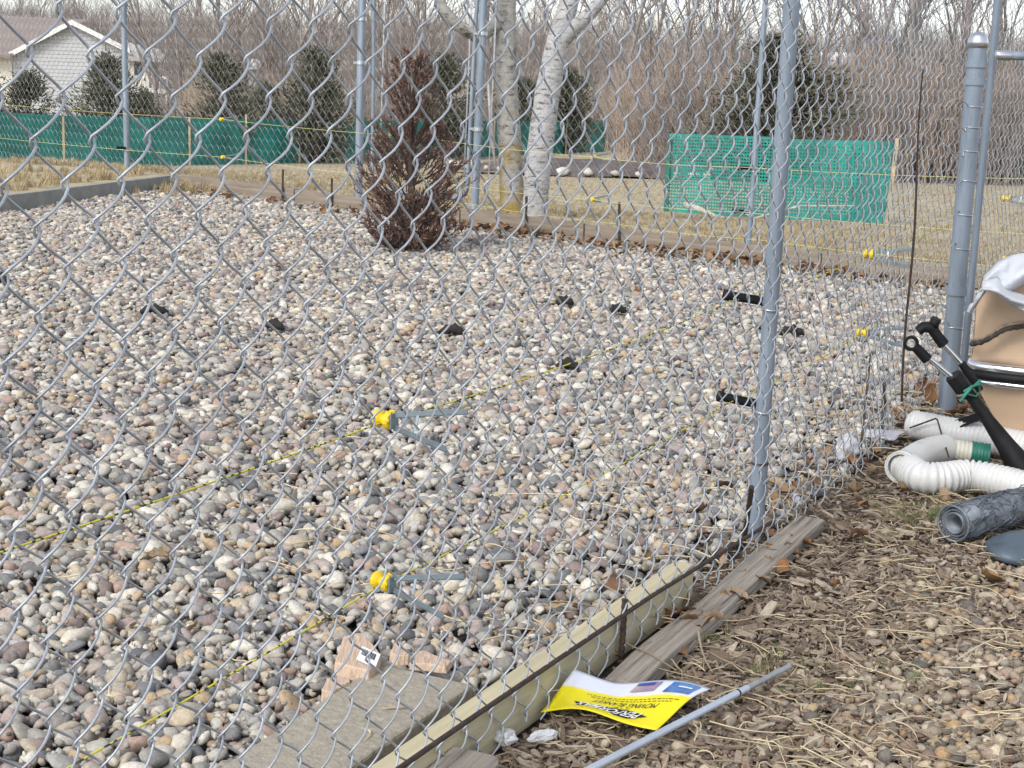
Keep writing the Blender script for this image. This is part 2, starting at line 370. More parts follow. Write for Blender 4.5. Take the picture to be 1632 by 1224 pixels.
for i in range(i0, i1):
    s = S_A + i * W / 2
    if s < .6: npd, sd_, r_ = 12, 6, .00158
    elif s < 2: npd, sd_, r_ = 10, 5, .0014
    else: npd, sd_, r_ = 8, 4, .0011
    zt = 1.86 if s < -.7 or s > 2 else 1.86
    zb = .012 + .012 * math.sin(i * 1.3)
    strand(i, zt, zb, r_, npd, sd_, .0068, near_warp).build('wire', MAT['galv_wire'], near_fence, True)
# line post, inside the fabric
def pipe(mb, a, b, r, n=20):
    a, b = np.array(a, float), np.array(b, float); return mb.tube([a, a + (b - a) * .5, b], r, n)
pb, pt = G(1203, 852, 0), D(1259, 2, G(1203, 852, 0)[1] * 1.0)
post_s = (pb - P0) @ FD
sT, zT = FX(1262, 0, .04)
lp = np.array([pb[0], pb[1], 0]); tp = FP(sT, zT, .04)
ax = (tp - lp) / (tp[2]); 
np_ = MB(); pipe(np_, lp - ax * .3, lp + ax * 1.9, .0178, 24); post = np_.build('post', MAT['galv_post'], near_fence, True)
sl_ = MB(); sl_.tube([lp + ax * -.1, lp + ax * .17], .0193, 24); sl_.build('post_sleeve', MAT['galv_post'], post, True)
bnd = MB(); bnd.tube([lp + ax * .171, lp + ax * .176], .0196, 24); bnd.build('sleeve_seam', MAT['rust'], post, True)
# top rail, out of the picture overhead
tr = MB(); pipe(tr, FP(-2.7, 1.86, .03), FP(4.2, 1.86, .03), .021, 14); tr.build('top_rail', MAT['galv_post'], near_fence, True)
# rusty rod along the bottom of the fabric
rod = MB(); rod.tube([FP(s, .094 - .010 * max(0, s + .6) - .028 * max(0, s - .1), -.011) for s in np.linspace(-1.4, .78, 24)], .0042, 8)
rod.build('bottom_rod', MAT['rust'], near_fence, True)
def rebar(name, a, b, r, parent=None, label=None, cat='stake', group=None):
    a, b = np.array(a, float), np.array(b, float); L_ = np.linalg.norm(b - a); n_ = max(6, int(L_ / .006))
    pts = [a + (b - a) * t for t in np.linspace(0, 1, n_)]; rr = [r * (1.12 if j % 2 else .92) for j in range(n_)]
    o = MB().tube(pts, rr, 7).build(name, MAT['rust'], parent, False)
    if parent is None: tag(o, label, cat, group)
    return o
rebar('rebar_stake', G(990, 1048), G(990, 1048) + np.array([.0015, 0, .112]), .0058, None, 'short rusty rebar stake against the pale new timber', group='rusty rebar stakes')
g = G(1184, 872); rebar('rebar_stake', g, FP(*FX(1198, 776, -.03), -.03), .0058, None, 'rusty rebar stake leaning on the foot of the grey line post', group='rusty rebar stakes')
g = G(1407, 690); rebar('rebar_stake', g, D(1410, 604, g[1]), .006, None, 'rusty rebar stake standing left of the white drain pipes', group='rusty rebar stakes')
g = G(1370, 730); rebar('rebar_stake', g, D(1388, 560, g[1] + .15), .0032, None, 'thin rusty rod leaning by the fence next to plastic scraps', group='rusty rebar stakes')
a_ = FX(1437, 640, -.012); b_ = FX(1472, 110, -.012)
rd = MB(); rd.tube([FP(a_[0] + (b_[0] - a_[0]) * t, a_[1] + (b_[1] - a_[1]) * t, -.012 + .004 * math.sin(t * 9)) for t in np.linspace(0, 1, 16)], [.0036] * 8 + [.0036 - .0002 * j for j in range(8)], 7)
rd.build('woven_rod', MAT['rust'], near_fence, True)

# capped short post in front of the fabric
gb = G(1508, 652); gt = D(1559, 62, gb[1]); gax = (gt - gb); 
gp = thing('gate_post', 'stout grey steel post with domed cap by the boat', 'post', loc=tuple(gb))
loc = lambda p: np.array(p) - gb
GR = .0285
q = MB(); q.tube([loc(gb - gax * .15), loc(gb + gax * .5), loc(gt)], GR, 28); q.build('post_tube', MAT['galv_post'], gp, True)
cp = MB(); cp.lathe(loc(gt - gax * .012), [(GR + .003, -.012), (GR + .003, .008), (GR + .0015, .011), (GR + .001, .014), (GR * .93, .021), (GR * .76, .028), (GR * .5, .033), (GR * .22, .0355), (0, .036)], 28, gax)
cp.build('domed_cap', MAT['galv_bright'], gp, True)
for yy in (100, 127, 458):
    p = gb + gax * ((652 - yy) / 590.); bm_ = MB(); bm_.lathe(loc(p), [(GR + .0005, -.011), (GR + .004, -.011), (GR + .004, .011), (GR + .0005, .011)], 28, gax)
    bm_.build('post_band', MAT['galv_post'], gp, False)
    if yy != 100:
        e = p + FD * .03 + FN * 0; t2 = MB(); t2.box(loc(p + FD * .035 - gax / np.linalg.norm(gax) * .011 - FN * .004), FD * .06, FN * .008, gax / np.linalg.norm(gax) * .022)
        t2.build('band_tab', MAT['galv_post'], gp)
for k_, yy in enumerate((165, 197, 234, 280, 334, 388, 515, 590)):
    p = gb + gax * ((652 - yy) / 590.); pts = []
    ln = .19 if k_ < 5 else .05
    for t in np.linspace(0, 1, 6): pts.append(p - FD * (GR + ln * (1 - t)) + FN * (.028 - .02 * t) + np.array([0, 0, .018 * math.sin(t * 3 + k_) + .01 * (1 - t)]))
    for t in np.linspace(PI * .9, 2 * PI * 1.0, 12): pts.append(p + FD * math.cos(t) * (GR + .002) + FN * math.sin(t) * (GR + .002) - np.array([0, 0, .006 * (t - PI) / PI]))
    pts.append(p + FD * (GR + .02) + FN * .01)
    w_ = MB(); w_.tube([loc(x) for x in pts], .0017, 5); w_.build('tie_wire', MAT['galv_bright'], gp, True)
lb = MB(); 
for a0 in np.linspace(-.5, .5, 5)[:-1]:
    pass
# tall slim upright behind it, and the rail with its bright end cup
s1, z1 = FX(1590, 0, .03); s2, z2 = FX(1546, 470, .03)
A_, B_ = FP(s2, z2, .03), FP(s1, z1, .03); dx = (B_ - A_) / (B_[2] - A_[2])
up_ = MB(); pipe(up_, A_ - dx * (A_[2] + .1), A_ + dx * (1.86 - A_[2]), .0125, 18); up_.build('slim_upright', MAT['galv_post'], near_fence, True)
rl = thing('gate_rail', 'horizontal pipe with bright end cup at the top right edge', 'rail', loc=tuple(D(1590, 88, 4.95)))
ra = D(1590, 88, 4.95); rb = ra + np.array([1.6, -.05, .0]); 
q = MB(); pipe(q, (0, 0, 0), rb - ra, .014, 18); q.build('rail_pipe', MAT['galv_post'], rl, True)
q = MB(); q.lathe((0, 0, 0), [(.008, -.008), (.015, -.006), (.0165, 0), (.0165, .04), (.0145, .042)], 20, rb - ra); q.build('end_cup', MAT['galv_bright'], rl, True)

# ------------------------------------------------------------------ back fence
back_fence = thing('back_fence', 'far chain link fence along the back of the gravel pen', 'fence')
def fabric(Pf, sa, sb, zb, zt, rad, w, dh, npd=4, hole=None):
    mb = MB(); k0 = int(sa / (w / 2)); k1 = int(sb / (w / 2))
    for i in range(k0, k1):
        sc = (i + .5) * w / 2; n_ = int((zt - zb) / dh * npd); z = np.linspace(zt, zb, n_)
        th = z / dh * 2 * PI + (0 if i % 2 else PI); x = (w / 4 + .001) * np.arcsin(.97 * np.cos(th)) / 1.32; y = .004 * np.sin(th)
        mb.tube([Pf(sc + a + .006 * math.sin(c * 3 + i * .05), c + .006 * math.sin(i * .07), b + .015 * math.sin(i * .045 + c)) for a, b, c in zip(x, y, z)], rad, 3, caps=False)
    return mb
G0, G1 = 2.42, 3.32
tag(fabric(BP, -3.4, G0 - .2, .03, 1.5, .00125, .0747, .081).build('wire_fabric', MAT['galv_far'], back_fence), kind='stuff')
tag(fabric(BP, G1 + .1, 7.55, .03, 1.5, .00125, .0747, .081).build('wire_fabric', MAT['galv_far'], back_fence), kind='stuff')
def bpost(px0, py0, px1, py1, r, off=0.0, ztop=1.9):
    s0, z0 = BX(px0, py0, off); s1_, z1_ = BX(px1, py1, off); a = BP(s0, z0, off); b = BP(s1_, z1_, off)
    d_ = (b - a) / (b[2] - a[2]); q = MB(); pipe(q, a - d_ * (a[2] + .1), a + d_ * (ztop - a[2]), r, 14)
    return q.build('post', MAT['galv_post'], back_fence, True), d_, a
bpost(203, 287, 197, 0, .024)
p1, d1, a1 = bpost(571, 335, 577, 0, .0285)
p2, d2, a2 = bpost(755, 360, 771, 0, .027)
p3, d3, a3 = bpost(1191, 414, 1220, 0, .0155)
q = MB(); pipe(q, BP(-3.6, 1.52), BP(G0 - .2, 1.52), .018, 10); q.build('top_rail', MAT['galv_post'], back_fence, True)
q = MB(); pipe(q, BP(G1 + .1, 1.52), BP(7.6, 1.52), .018, 10); q.build('top_rail', MAT['galv_post'], back_fence, True)
for yy, (a, d_) in ((30, (a1, d1)), (100, (a1, d1)), (52, (a2, d2)), (205, (a2, d2)), (330, (a2, d2))):
    base = 335 if a is a1 else 360; zz = (base - yy) / (base) * 1.5
    q = MB(); q.lathe(a + d_ * (BX(765, yy)[1] if a is a2 else BX(572, yy)[1]), [(.031, -.012), (.035, -.012), (.035, .012), (.031, .012)], 14); q.build('post_band', MAT['galv_bright'], back_fence)
    q = MB(); q.box(a + d_ * (BX(765, yy)[1] if a is a2 else BX(572, yy)[1]) - BD * .08 - np.array([0, 0, .008]), BD * .05, BN * .006, (0, 0, .016)); q.build('hinge_strap', MAT['galv_bright'], back_fence)
# thin tension bars beside the posts
for px in (566, 603, 738, 777):
    s0, _ = BX(px, 250); q = MB(); q.tube([BP(s0, .12, .01), BP(s0 + .03, 1.5, .01)], .005, 5); q.build('tension_bar', MAT['galv_bright'], back_fence)
# gate with rounded bottom corners
gate = thing('kennel_gate', 'pipe framed gate with a rounded corner behind the brown bush', 'gate')
sL, _ = BX(593, 300, .02); sR, _ = BX(745, 300, .02)
pts = [BP(sL - .01, 1.6, .02), BP(sL, .9, .02), BP(sL, .26, .02)] + [BP(sL + .10 * (1 - math.cos(t)), .26 - .10 * math.sin(t), .02) for t in np.linspace(.2, PI / 2, 6)]
pts += [BP(sR - .10 * (1 - math.cos(t)), .26 - .10 * math.sin(t), .02) for t in np.linspace(PI / 2, .2, 6)] + [BP(sR, .26, .02), BP(sR + .02, .9, .02), BP(sR + .05, 1.6, .02)]
q = MB(); q.tube(pts, .0145, 12); q.build('gate_frame', MAT['galv_post'], gate, True)
tag(fabric(lambda s, z, o=0.: BP(s, z, o + .02), sL, sR, .17, 1.5, .00125, .0747, .081).build('wire_fabric', MAT['galv_far'], gate), kind='stuff')
# far rails beyond the kennel's corner, right edge of the picture

# ------------------------------------------------------------------ electric strings, insulators
def string(name, label, pts, r, m, group):
    out_ = []
    for a, b in zip(pts[:-1], pts[1:]):
        for t in np.linspace(0, 1, 10, endpoint=False): out_.append(a + (b - a) * t - np.array([0, 0, .012 * 4 * t * (1 - t)]))
    out_.append(pts[-1]); return tag(MB().tube(out_, r, 5).build(name, m, None, True), label, 'string', group)
NI = [(-.615, .543), (1.869, .555), (3.767, .60)]; NJ = [(-.612, .296), (1.870, .329), (3.893, .35)]
string('fence_string', 'upper yellow and black string inside the near fence', [FP(-2.2, .56, .12)] + [FP(NI[0][0], NI[0][1] - .004, .12), FP(.78, .549, .12), FP(*NI[1], .12), FP(*NI[2], .12)], .0014, MAT['string'], 'electric strings')
string('fence_string', 'lower yellow and black string inside the near fence', [FP(-2.2, .24, .12)] + [FP(NJ[0][0], NJ[0][1] - .004, .12), FP(.78, .313, .12), FP(*NJ[1], .12), FP(*NJ[2], .12)], .0014, MAT['string'], 'electric strings')
string('fence_string', 'upper pale yellow string along the far fence', [BP(-2.7, .552, -.10), BP(.78, .571, -.10), BP(2.94, .556, -.10), BP(4.43, .517, -.10), BP(5.5, .53, -.10), BP(7.4, .6, -.10)], .0014, MAT['string_far'], 'electric strings')
string('fence_string', 'lower pale yellow string along the far fence', [BP(-2.7, .25, -.10), BP(.79, .286, -.10), BP(2.94, .27, -.10), BP(4.43, .261, -.10), BP(5.5, .28, -.10), BP(7.4, .33, -.10)], .0014, MAT['string_far'], 'electric strings')
string('fence_string', 'thin pale string low along the back border board', [BP(3.2, .15, -.05), BP(4.6, .125, -.05), BP(5.6, .13, -.05), BP(7.4, .15, -.05)], .0014, MAT['string_far'], 'electric strings')
def insulator(c, along, inward, label, far=False, arm=.125):
    """yellow knob on a galvanised V bracket hooked to the fence"""
    t = thing('insulator', label, 'insulator', 'yellow string insulators', tuple(c)); t.scale = (.8, .8, .8)
    along, inward = np.array(along, float), np.array(inward, float); up = np.array([0, 0, 1.])
    q = MB(); q.lathe((0, 0, 0), [(.004, -.020), (.014, -.020), (.0165, -.016), (.0165, -.010), (.010, -.007), (.009, .003), (.013, .006), (.0165, .010), (.0165, .017), (.012, .021), (.004, .021)], 14, inward + along * .2)
    for a in np.linspace(0, 2 * PI, 7)[:-1]:
        e1 = along * math.cos(a) + up * math.sin(a); q.box(e1 * .013 - inward * .02 - along * .003, along * .006, up * .006, inward * .012)
    q.build('knob', MAT['yellow'], t, False)
    b = -inward * .020
    q = MB(); q.box(b - along * .012 - up * .014, along * .024, inward * -.003, up * .028)
    q.build('bracket_plate', MAT['bracket'], t)
    for sg, nm in ((1, .055), (-1, -.045)):
        e = -inward * arm * 1.22 + up * nm * .55 + along * .035 * sg
        st = b + up * .011 * sg; d_ = e - st; q = MB(); q.box(st - up * .007 , d_, along * .0025, up * .011); q.box(st - up * .007, d_, along * .008, up * .0018)
        q.build('bracket_arm', MAT['bracket'], t)
    q = MB(); q.box(-inward * .068 - up * .012, up * .026 + along * .010, inward * .005, along * .0015); q.build('bracket_brace', MAT['bracket'], t)
    return t
insulator(FP(*NI[0], .12), FD, FN, 'upper yellow insulator on the near fence, left of the line post')
insulator(FP(*NJ[0], .12), FD, FN, 'lower yellow insulator on the near fence, above the concrete slab')
insulator(FP(*NI[1], .12), FD, FN, 'upper yellow insulator between the line post and the domed post')
insulator(FP(*NJ[1], .12), FD, FN, 'lower yellow insulator between the line post and the domed post')
insulator(FP(*NI[2], .12), FD, FN, 'upper yellow insulator at the right edge past the domed post')
insulator(FP(*NJ[2], .12), FD, FN, 'lower yellow insulator at the right edge just above the white cloth')
for s, z, l in ((.781, .571, 'upper yellow insulator far left in front of the green netting'), (.794, .286, 'lower yellow insulator far left at the foot of the green netting'),
                (2.942, .556, 'yellow insulator beside the upper brown bush'), (4.432, .517, 'upper yellow insulator right of the leaning birch'), (4.432, .261, 'lower yellow insulator right of the leaning birch')):
    insulator(BP(s, z, -.10), BD, -BN, l)
def tube_insul(c, dirv, L_, r, label, pr, up=(0, 0, 1)):
    t = thing('post_insulator', label, 'insulator', 'black tube insulators on posts', tuple(c)); dirv = np.array(dirv, float); dirv /= np.linalg.norm(dirv)
    q = MB(); q.lathe((0, 0, 0), [(r * .6, -.004), (r, -.004), (r, L_ * .86), (r * 1.25, L_ * .87), (r * 1.25, L_), (r * .7, L_), (r * .7, L_ - .02)], 14, dirv); q.build('tube', MAT['black'], t, True)
    q = MB(); ring = [np.array([math.cos(a), math.sin(a), 0]) * pr + np.array([0, 0, -.012 + .004 * math.sin(a)]) - dirv * (pr * 1.0) for a in np.linspace(0, 2 * PI, 17)]
    q.tube(ring, .0022, 6); q.tube([dirv * .0 + np.array([0, 0, -.012]), dirv * .045 + np.array([0, -.016, -.010])], .0026, 6); q.build('zip_tie', MAT['galv_bright'], t, True)
    return t
for yy, px, l in ((483, 1216, 'upper black tube insulator tied to the near line post'), (648, 1206, 'lower black tube insulator tied to the near line post')):
    s0, z0 = FX(px, yy, .056); c = lp + ax * z0 + FN * .0195; tube_insul(c, FN + np.array([0, 0, .06]), .092, .0105, l, .0200)
for px, yy, l in ((1192, 268, 'small black insulator high on the back right fence post'), (1183, 337, 'small black insulator low on the back right fence post'), (196, 236, 'small black insulator on the far left fence post')):
    s0, z0 = BX(px + 8, yy); c = BP(s0, z0, -.03); tube_insul(c, -BD * .8 - BN * .6, .07, .012, l, .027)

# ------------------------------------------------------------------ timbers
def board(name, a, b, thick, height, side, m, label, cat='board', parent=None, bevel=.004, z0=0., group=None, cuts=8, wob=.0):
    """board from a to b at its base edge; side = unit vector across"""
    a, b, side = np.array(a, float), np.array(b, float), np.array(side, float); L_ = np.linalg.norm(b - a); d_ = (b - a) / L_
    ang = math.atan2(d_[1], d_[0]); v, f = [], []; sw = np.array([-math.sin(ang), math.cos(ang), 0]); sg = 1 if sw @ side > 0 else -1
    for i in range(cuts + 1):
        x = L_ * i / cuts; w1 = wob * noise.noise(Vector((x * 3, 1, 0))); w2 = wob * noise.noise(Vector((x * 3, 5, 0)))
        y0, y1 = w1, sg * thick + w2
        v += [(x, y0, 0), (x, y1, 0), (x, y1, height + w2 * .5), (x, y0, height + w1 * .5)]
    for i in range(cuts):
        p = i * 4
        for j in range(4): f.append((p + j, p + (j + 1) % 4, p + 4 + (j + 1) % 4, p + 4 + j))
    f += [(0, 3, 2, 1), (cuts * 4, cuts * 4 + 1, cuts * 4 + 2, cuts * 4 + 3)]
    mb = MB().add(v, f); o = mb.build(name, m, parent, bevel=bevel)
    bm = bmesh.new(); bm.from_mesh(o.data); bmesh.ops.recalc_face_normals(bm, faces=bm.faces); bm.to_mesh(o.data); bm.free()
    o.location = (a[0], a[1], z0); o.rotation_euler = (0, 0, ang)
    if parent is None: tag(o, label, cat, group)
    return o
e_ = FX(1072, 925, .0)
board('timber', FP(-1.5, 0, .008), FP(.36, 0, .008), .042, .086, FN, MAT['lumber'], 'pale new timber along the foot of the near fence', 'timber', z0=-.012, bevel=.003)
# weathered flat board on the ground right of the fence
b0, b1 = G(962, 1080, .022), G(1272, 819, .022); b2 = G(1306, 838, .03); sd2 = (b2 - b1); sd2[2] = 0; dd = b1 - b0; dd /= np.linalg.norm(dd); sd2 = np.array([dd[1], -dd[0], 0])
board('weathered_board', b0, b1, .064, .034, sd2, MAT['greyboard'], 'long weathered grey board lying flat on the litter by the fence', 'board', z0=-.013, bevel=.005, cuts=26, wob=.008)
c0, c1 = G(640, 1260, .05), G(722, 1186, .05); d_ = c1 - c0; d_ /= np.linalg.norm(d_); sd3 = np.array([d_[1], -d_[0], 0])
board('timber_end', c0, c1, .085, .055, sd3, MAT['greyboard'], 'weathered timber end poking in at the bottom edge', 'timber', z0=-.005, bevel=.012, cuts=6, wob=.01)
# border boards at the back, laid end to end
bb = thing('border', 'weathered board border along the back of the gravel pen', 'border')
ends = [0.05, 1.55, 3.25, 4.32, 6.0, 7.6]
for i in range(5):
    board('border_board', BP(ends[i] + .006, 0, -.03), BP(ends[i + 1] - .006, 0, -.03), .04, .105 + (.0 if i % 2 else .006), BN, MAT['border'], None, None, bb, bevel=.004, z0=-.01)
    board('border_board', BP(ends[i] + .006, 0, .02), BP(ends[i + 1] - .006, 0, .02), .035, .112, BN, MAT['border'], None, None, bb, bevel=.004, z0=-.01) if i in (0,) else None
LD = np.array([-.262, -.965, 0]); 
board('edging', BK + np.array([.04, -.12, 0]), BK + LD * 9, .05, .110, np.array([-1., 0, 0]), MAT['kerbgrey'], 'grey edging strip along the far left of the gravel pen', 'edging', z0=-.01, cuts=20, wob=.01)
# rusty stakes holding the back border
for px, y1, y0, l in ((450, 270, 334, 'dark stake in the back border left of the brown bush'), (528, 284, 336, 'dark stake in the back border just left of the brown bush'), (838, 313, 372, 'dark stake in the back border at the leaning birch'), (986, 322, 396, 'dark stake in the back border right of the leaning birch')):
    s0, z0 = BX(px, y0, -.045); s1_, z1_ = BX(px + 1, y1, -.045); rebar('border_stake', BP(s0, 0, -.045), BP(s1_, z1_, -.045), .008, None, l, group='stakes of the back border')

# ------------------------------------------------------------------ concrete slab and broken tan pieces
def prism(poly, z0, z1, jit=0.):
    n_ = len(poly); v = [(p[0], p[1], z0) for p in poly] + [(p[0], p[1], z1) for p in poly]
    f = [tuple(range(n_))[::-1], tuple(range(n_, 2 * n_))] + [(i, (i + 1) % n_, (i + 1) % n_ + n_, i + n_) for i in range(n_)]
    mb = MB().add(v, f); return mb
def fix(o):
    bm = bmesh.new(); bm.from_mesh(o.data); bmesh.ops.recalc_face_normals(bm, faces=bm.faces); bm.to_mesh(o.data); bm.free(); return o
tag(fix(prism(SLAB, -.025, .026).build('concrete_slab', MAT['concrete'], bevel=.006)), 'grey concrete paver slab half under the near fence', 'slab')
MAT['tan'] = mat('tan_split_wood', (.44, .31, .22), .85, c2=(.60, .46, .34), scale=60, stretch=(3, .4, 1), bump=.6, bscale=60)
def shard(px, z, h, label, tilt=(0, 0)):
    P_ = [G(x, y, z) for x, y in px]; c = sum(P_) / len(P_); r = random.Random(label)
    v = []; n_ = len(P_)
    for p in P_: q = p - c; v.append((q[0], q[1], q[0] * tilt[0] + q[1] * tilt[1] - h))
    for p in P_: q = (p - c) * .93; v.append((q[0] , q[1], q[0] * tilt[0] + q[1] * tilt[1] + r.uniform(-.002, .002)))
    f = [tuple(range(n_))[::-1], tuple(range(n_, 2 * n_))] + [(i, (i + 1) % n_, (i + 1) % n_ + n_, i + n_) for i in range(n_)]
    o = fix(MB().add(v, f).build('wood_fragment', MAT['tan'], bevel=.002, loc=tuple(c))); return tag(o, label, 'fragment', 'tan split fragments'), c
t_ = thing('wood_fragment', 'large tan split fragment with a barcode sticker beside the slab', 'fragment', 'tan split fragments')
px = [(531, 1056), (546, 1012), (565, 1008), (583, 1012), (598, 1028), (609, 1043), (603, 1058), (588, 1070), (561, 1063)]
P_ = [G(x, y, .042) for x, y in px]; c_ = sum(P_) / len(P_); t_.location = tuple(c_)
v = [tuple(p - c_ - np.array([0, 0, .026])) for p in P_] + [tuple((p - c_) * .95) for p in P_]; n_ = len(P_)
f = [tuple(range(n_))[::-1], tuple(range(n_, 2 * n_))] + [(i, (i + 1) % n_, (i + 1) % n_ + n_, i + n_) for i in range(n_)]
fix(MB().add(v, f).build('slab_piece', MAT['tan'], t_, bevel=.003))
MAT['paper'] = mat('white_paper', (.75, .75, .78), .7); MAT['ink'] = mat('black_ink', (.02, .02, .025), .7)
Q = [G(x, y, .045) - c_ for x, y in ((568, 1051), (577, 1030), (609, 1044), (598, 1065))]
stk = MB().box(Q[0] + np.array([0, 0, .0]), Q[3] - Q[0], Q[1] - Q[0], (0, 0, .0008)).build('barcode_sticker', MAT['paper'], t_)
bars = MB(); ux, uy = Q[3] - Q[0], Q[1] - Q[0]; x = .12
rr = random.Random(4)
while x < .85:
    w = rr.choice((.02, .03, .05)); bars.box(Q[0] + ux * x + uy * .42 + np.array([0, 0, .0012]), ux * w, uy * .42, (0, 0, .0004)); x += w + rr.choice((.02, .03, .04))
bars.build('barcode_bars', MAT['ink'], stk)
shard([(511, 1101), (520, 1082), (540, 1077), (556, 1078), (560, 1086), (540, 1096), (528, 1103)], .03, .02, 'tan split fragment left of the slab corner')
shard([(620, 1040), (626, 1030), (645, 1028), (655, 1038), (652, 1045), (632, 1046)], .05, .018, 'small thick tan fragment lying on the top corner of the slab')
shard([(652, 1058), (660, 1036), (676, 1034), (700, 1046), (722, 1052), (712, 1064), (700, 1063), (680, 1060)], .036, .012, 'wide tan fragment along the back edge of the slab')

# ------------------------------------------------------------------ droppings, leaves
def dropping(px, py, w, label, n_=4):
    g = G(px, py, .0); s_ = w * g[1] / F; q = MB(); r = random.Random(label)
    yaw = r.uniform(-.5, .5); pts = [g + np.array([(t - .5) * s_ * math.cos(yaw), (t - .5) * s_ * math.sin(yaw) + .008 * math.sin(t * 5 + r.random()), .012 + .018 * math.sin(t * PI) ]) for t in np.linspace(0, 1, 12)]
    rad = [.019 * (.35 + .65 * math.sin(min(1, max(0, .1 + t * .85)) * PI)) * (1 + .22 * math.sin(j * 2.1 + r.random() * 3)) for j, t in enumerate(np.linspace(0, 1, 12))]
    q.tube([p - g for p in pts], rad, 10)
    q.v = [tuple(np.array(p) + .006 * np.array([noise.noise(Vector(p) * 70 + Vector((k_, 0, 0))) for k_ in (0, 9, 18)])) for p in q.v]
    o = q.build('dropping', MAT['poo'], None, True, loc=tuple(g)); return tag(o, label, 'dropping', 'dark droppings on the gravel')
for a in ((246, 503, 42, 'long dark dropping on the gravel at left'), (438, 528, 34, 'dark dropping on the gravel below and left of the bush'), (722, 536, 44, 'round dark dropping in the middle of the gravel'),
          (905, 592, 34, 'dark dropping on the gravel right of the middle'), (1262, 537, 40, 'dark dropping on the gravel just right of the near line post'), (2, 452, 30, 'dark dropping cut by the left edge of the picture'),
          (900, 488, 26, 'small dark dropping near the back of the gravel'), (985, 501, 26, 'smallest dark dropping near the back right of the gravel')):
    dropping(*a)

LEAF_C = [(.21, .115, .06), (.27, .17, .09), (.17, .095, .055), (.34, .24, .15), (.14, .09, .06), (.28, .14, .065), (.26, .19, .12)]
MAT['leaf'] = random_mat('dry_leaf', LEAF_C, .85, .3, 4, 0)
def leaf_mesh(seed):
    r = random.Random(seed); v, f = [], []; n_ = 6
    for i in range(n_ + 1):
        t = i / n_; w = .42 * math.sin(PI * (t * .9 + .05)) * (1 + .35 * math.sin(t * 17 + seed)); x = t - .5; c = .25 * math.sin(t * 3 + seed)
        for s in (-1, 0, 1): v.append((x, s * w, c * .6 + (.25 * abs(s) + r.uniform(-.06, .06))))
    for i in range(n_):
        for s in (0, 1): f.append((i * 3 + s, i * 3 + s + 1, i * 3 + s + 4, i * 3 + s + 3))
    return MB().add(v, f).mesh('leaf', MAT['leaf'], True)
LEAVES = [leaf_mesh(i) for i in range(6)]
r_ = np.random.RandomState(9)
# leaves blown against the back border, among the gravel and along the near fence
pts, sc_ = [], []
for _ in range(560):
    s = r_.uniform(.2, 7.5); o_ = -.07 - abs(r_.normal(0, .16))
    if r_.rand() < (.35 if s < 3 else 1): p = BP(s, .012 + r_.uniform(0, .02), o_); pts.append(p); sc_.append(r_.uniform(.025, .06))
for _ in range(160):
    s = r_.uniform(.0, 3.2); p = FP(s, .01, r_.normal(.02, .12)); pts.append(p); sc_.append(r_.uniform(.02, .05))
for _ in range(40):
    p = G(r_.uniform(50, 1150), r_.uniform(420, 1000), .01); pts.append(p); sc_.append(r_.uniform(.015, .03))
n_ = len(pts); scatter('fallen_leaves', pts, np.stack([r_.normal(0, .5, n_), r_.normal(0, .5, n_), r_.uniform(0, 6.3, n_)], 1), np.array(sc_)[:, None] * np.ones(3), LEAVES, None, 'brown fallen leaves along the border and fence', 'leaves')
for px, py, w, l in ((1470, 625, .085, 'upright orange brown dry leaf at the fence left of the domed post'), (1578, 922, .07, 'large brown dry leaf below the dark scoop at right'), (250, 892, .045, 'brown dry leaf lying on the gravel at left')):
    o = tag(obj('dry_leaf', LEAVES[len(l) % 6]), l, 'leaf'); o.location = tuple(G(px, py, .02 + (.035 if py == 625 else 0))); o.scale = (w, w, w); o.rotation_euler = (1.2 if py == 625 else .2, .9 if py == 625 else .1, .6)

# ------------------------------------------------------------------ litter on the bare ground: chips, straw, pebbles
CHIP_C = [(.19, .14, .10), (.28, .215, .155), (.13, .095, .07), (.35, .285, .21), (.22, .17, .13), (.43, .36, .275), (.16, .12, .095), (.25, .18, .125), (.31, .25, .19)]
MAT['chip'] = random_mat('wood_chip', CHIP_C, .9, .35, 7, .3)
STRAW_C = [(.48, .39, .25), (.42, .34, .22), (.55, .46, .31), (.33, .26, .17), (.25, .19, .125)]
MAT['straw'] = random_mat('straw', STRAW_C, .8, .2, 3, 0)
def chip_mesh(seed):
    r = random.Random(seed); L_, w, h = 1., r.uniform(.08, .26), r.uniform(.03, .09); v = []
    for x in (-.5, -.1, .3, .5):
        k_ = (1 if abs(x) < .4 else r.uniform(.3, .9)); b = r.uniform(-.08, .08)
        v += [(x, -w * k_ * r.uniform(.8, 1.1), -h + b), (x, w * k_ * r.uniform(.8, 1.1), -h + b), (x, w * k_ * .9, h * r.uniform(.6, 1.2) + b), (x, -w * k_ * .9, h * r.uniform(.6, 1.2) + b)]
    f = [(0, 3, 2, 1), (12, 13, 14, 15)]
    for i in range(3): f += [(i * 4 + j, i * 4 + (j + 1) % 4, i * 4 + 4 + (j + 1) % 4, i * 4 + 4 + j) for j in range(4)]
    return MB().add(v, f).mesh('chip', MAT['chip'])
def straw_mesh(seed):
    r = random.Random(seed); k_ = r.uniform(-.07, .07); j_ = r.uniform(-.05, .05)
    return MB().tube([(t - .5, k_ * math.sin(t * PI) + (.06 if t > .6 and seed % 3 == 0 else 0), .02 + j_ * math.sin(t * PI)) for t in np.linspace(0, 1, 6)], [.011, .012, .011, .010, .008, .004], 4).mesh('straw', MAT['straw'])
CHIPS = [chip_mesh(i) for i in range(12)]; STRAWS = [straw_mesh(i) for i in range(9)]
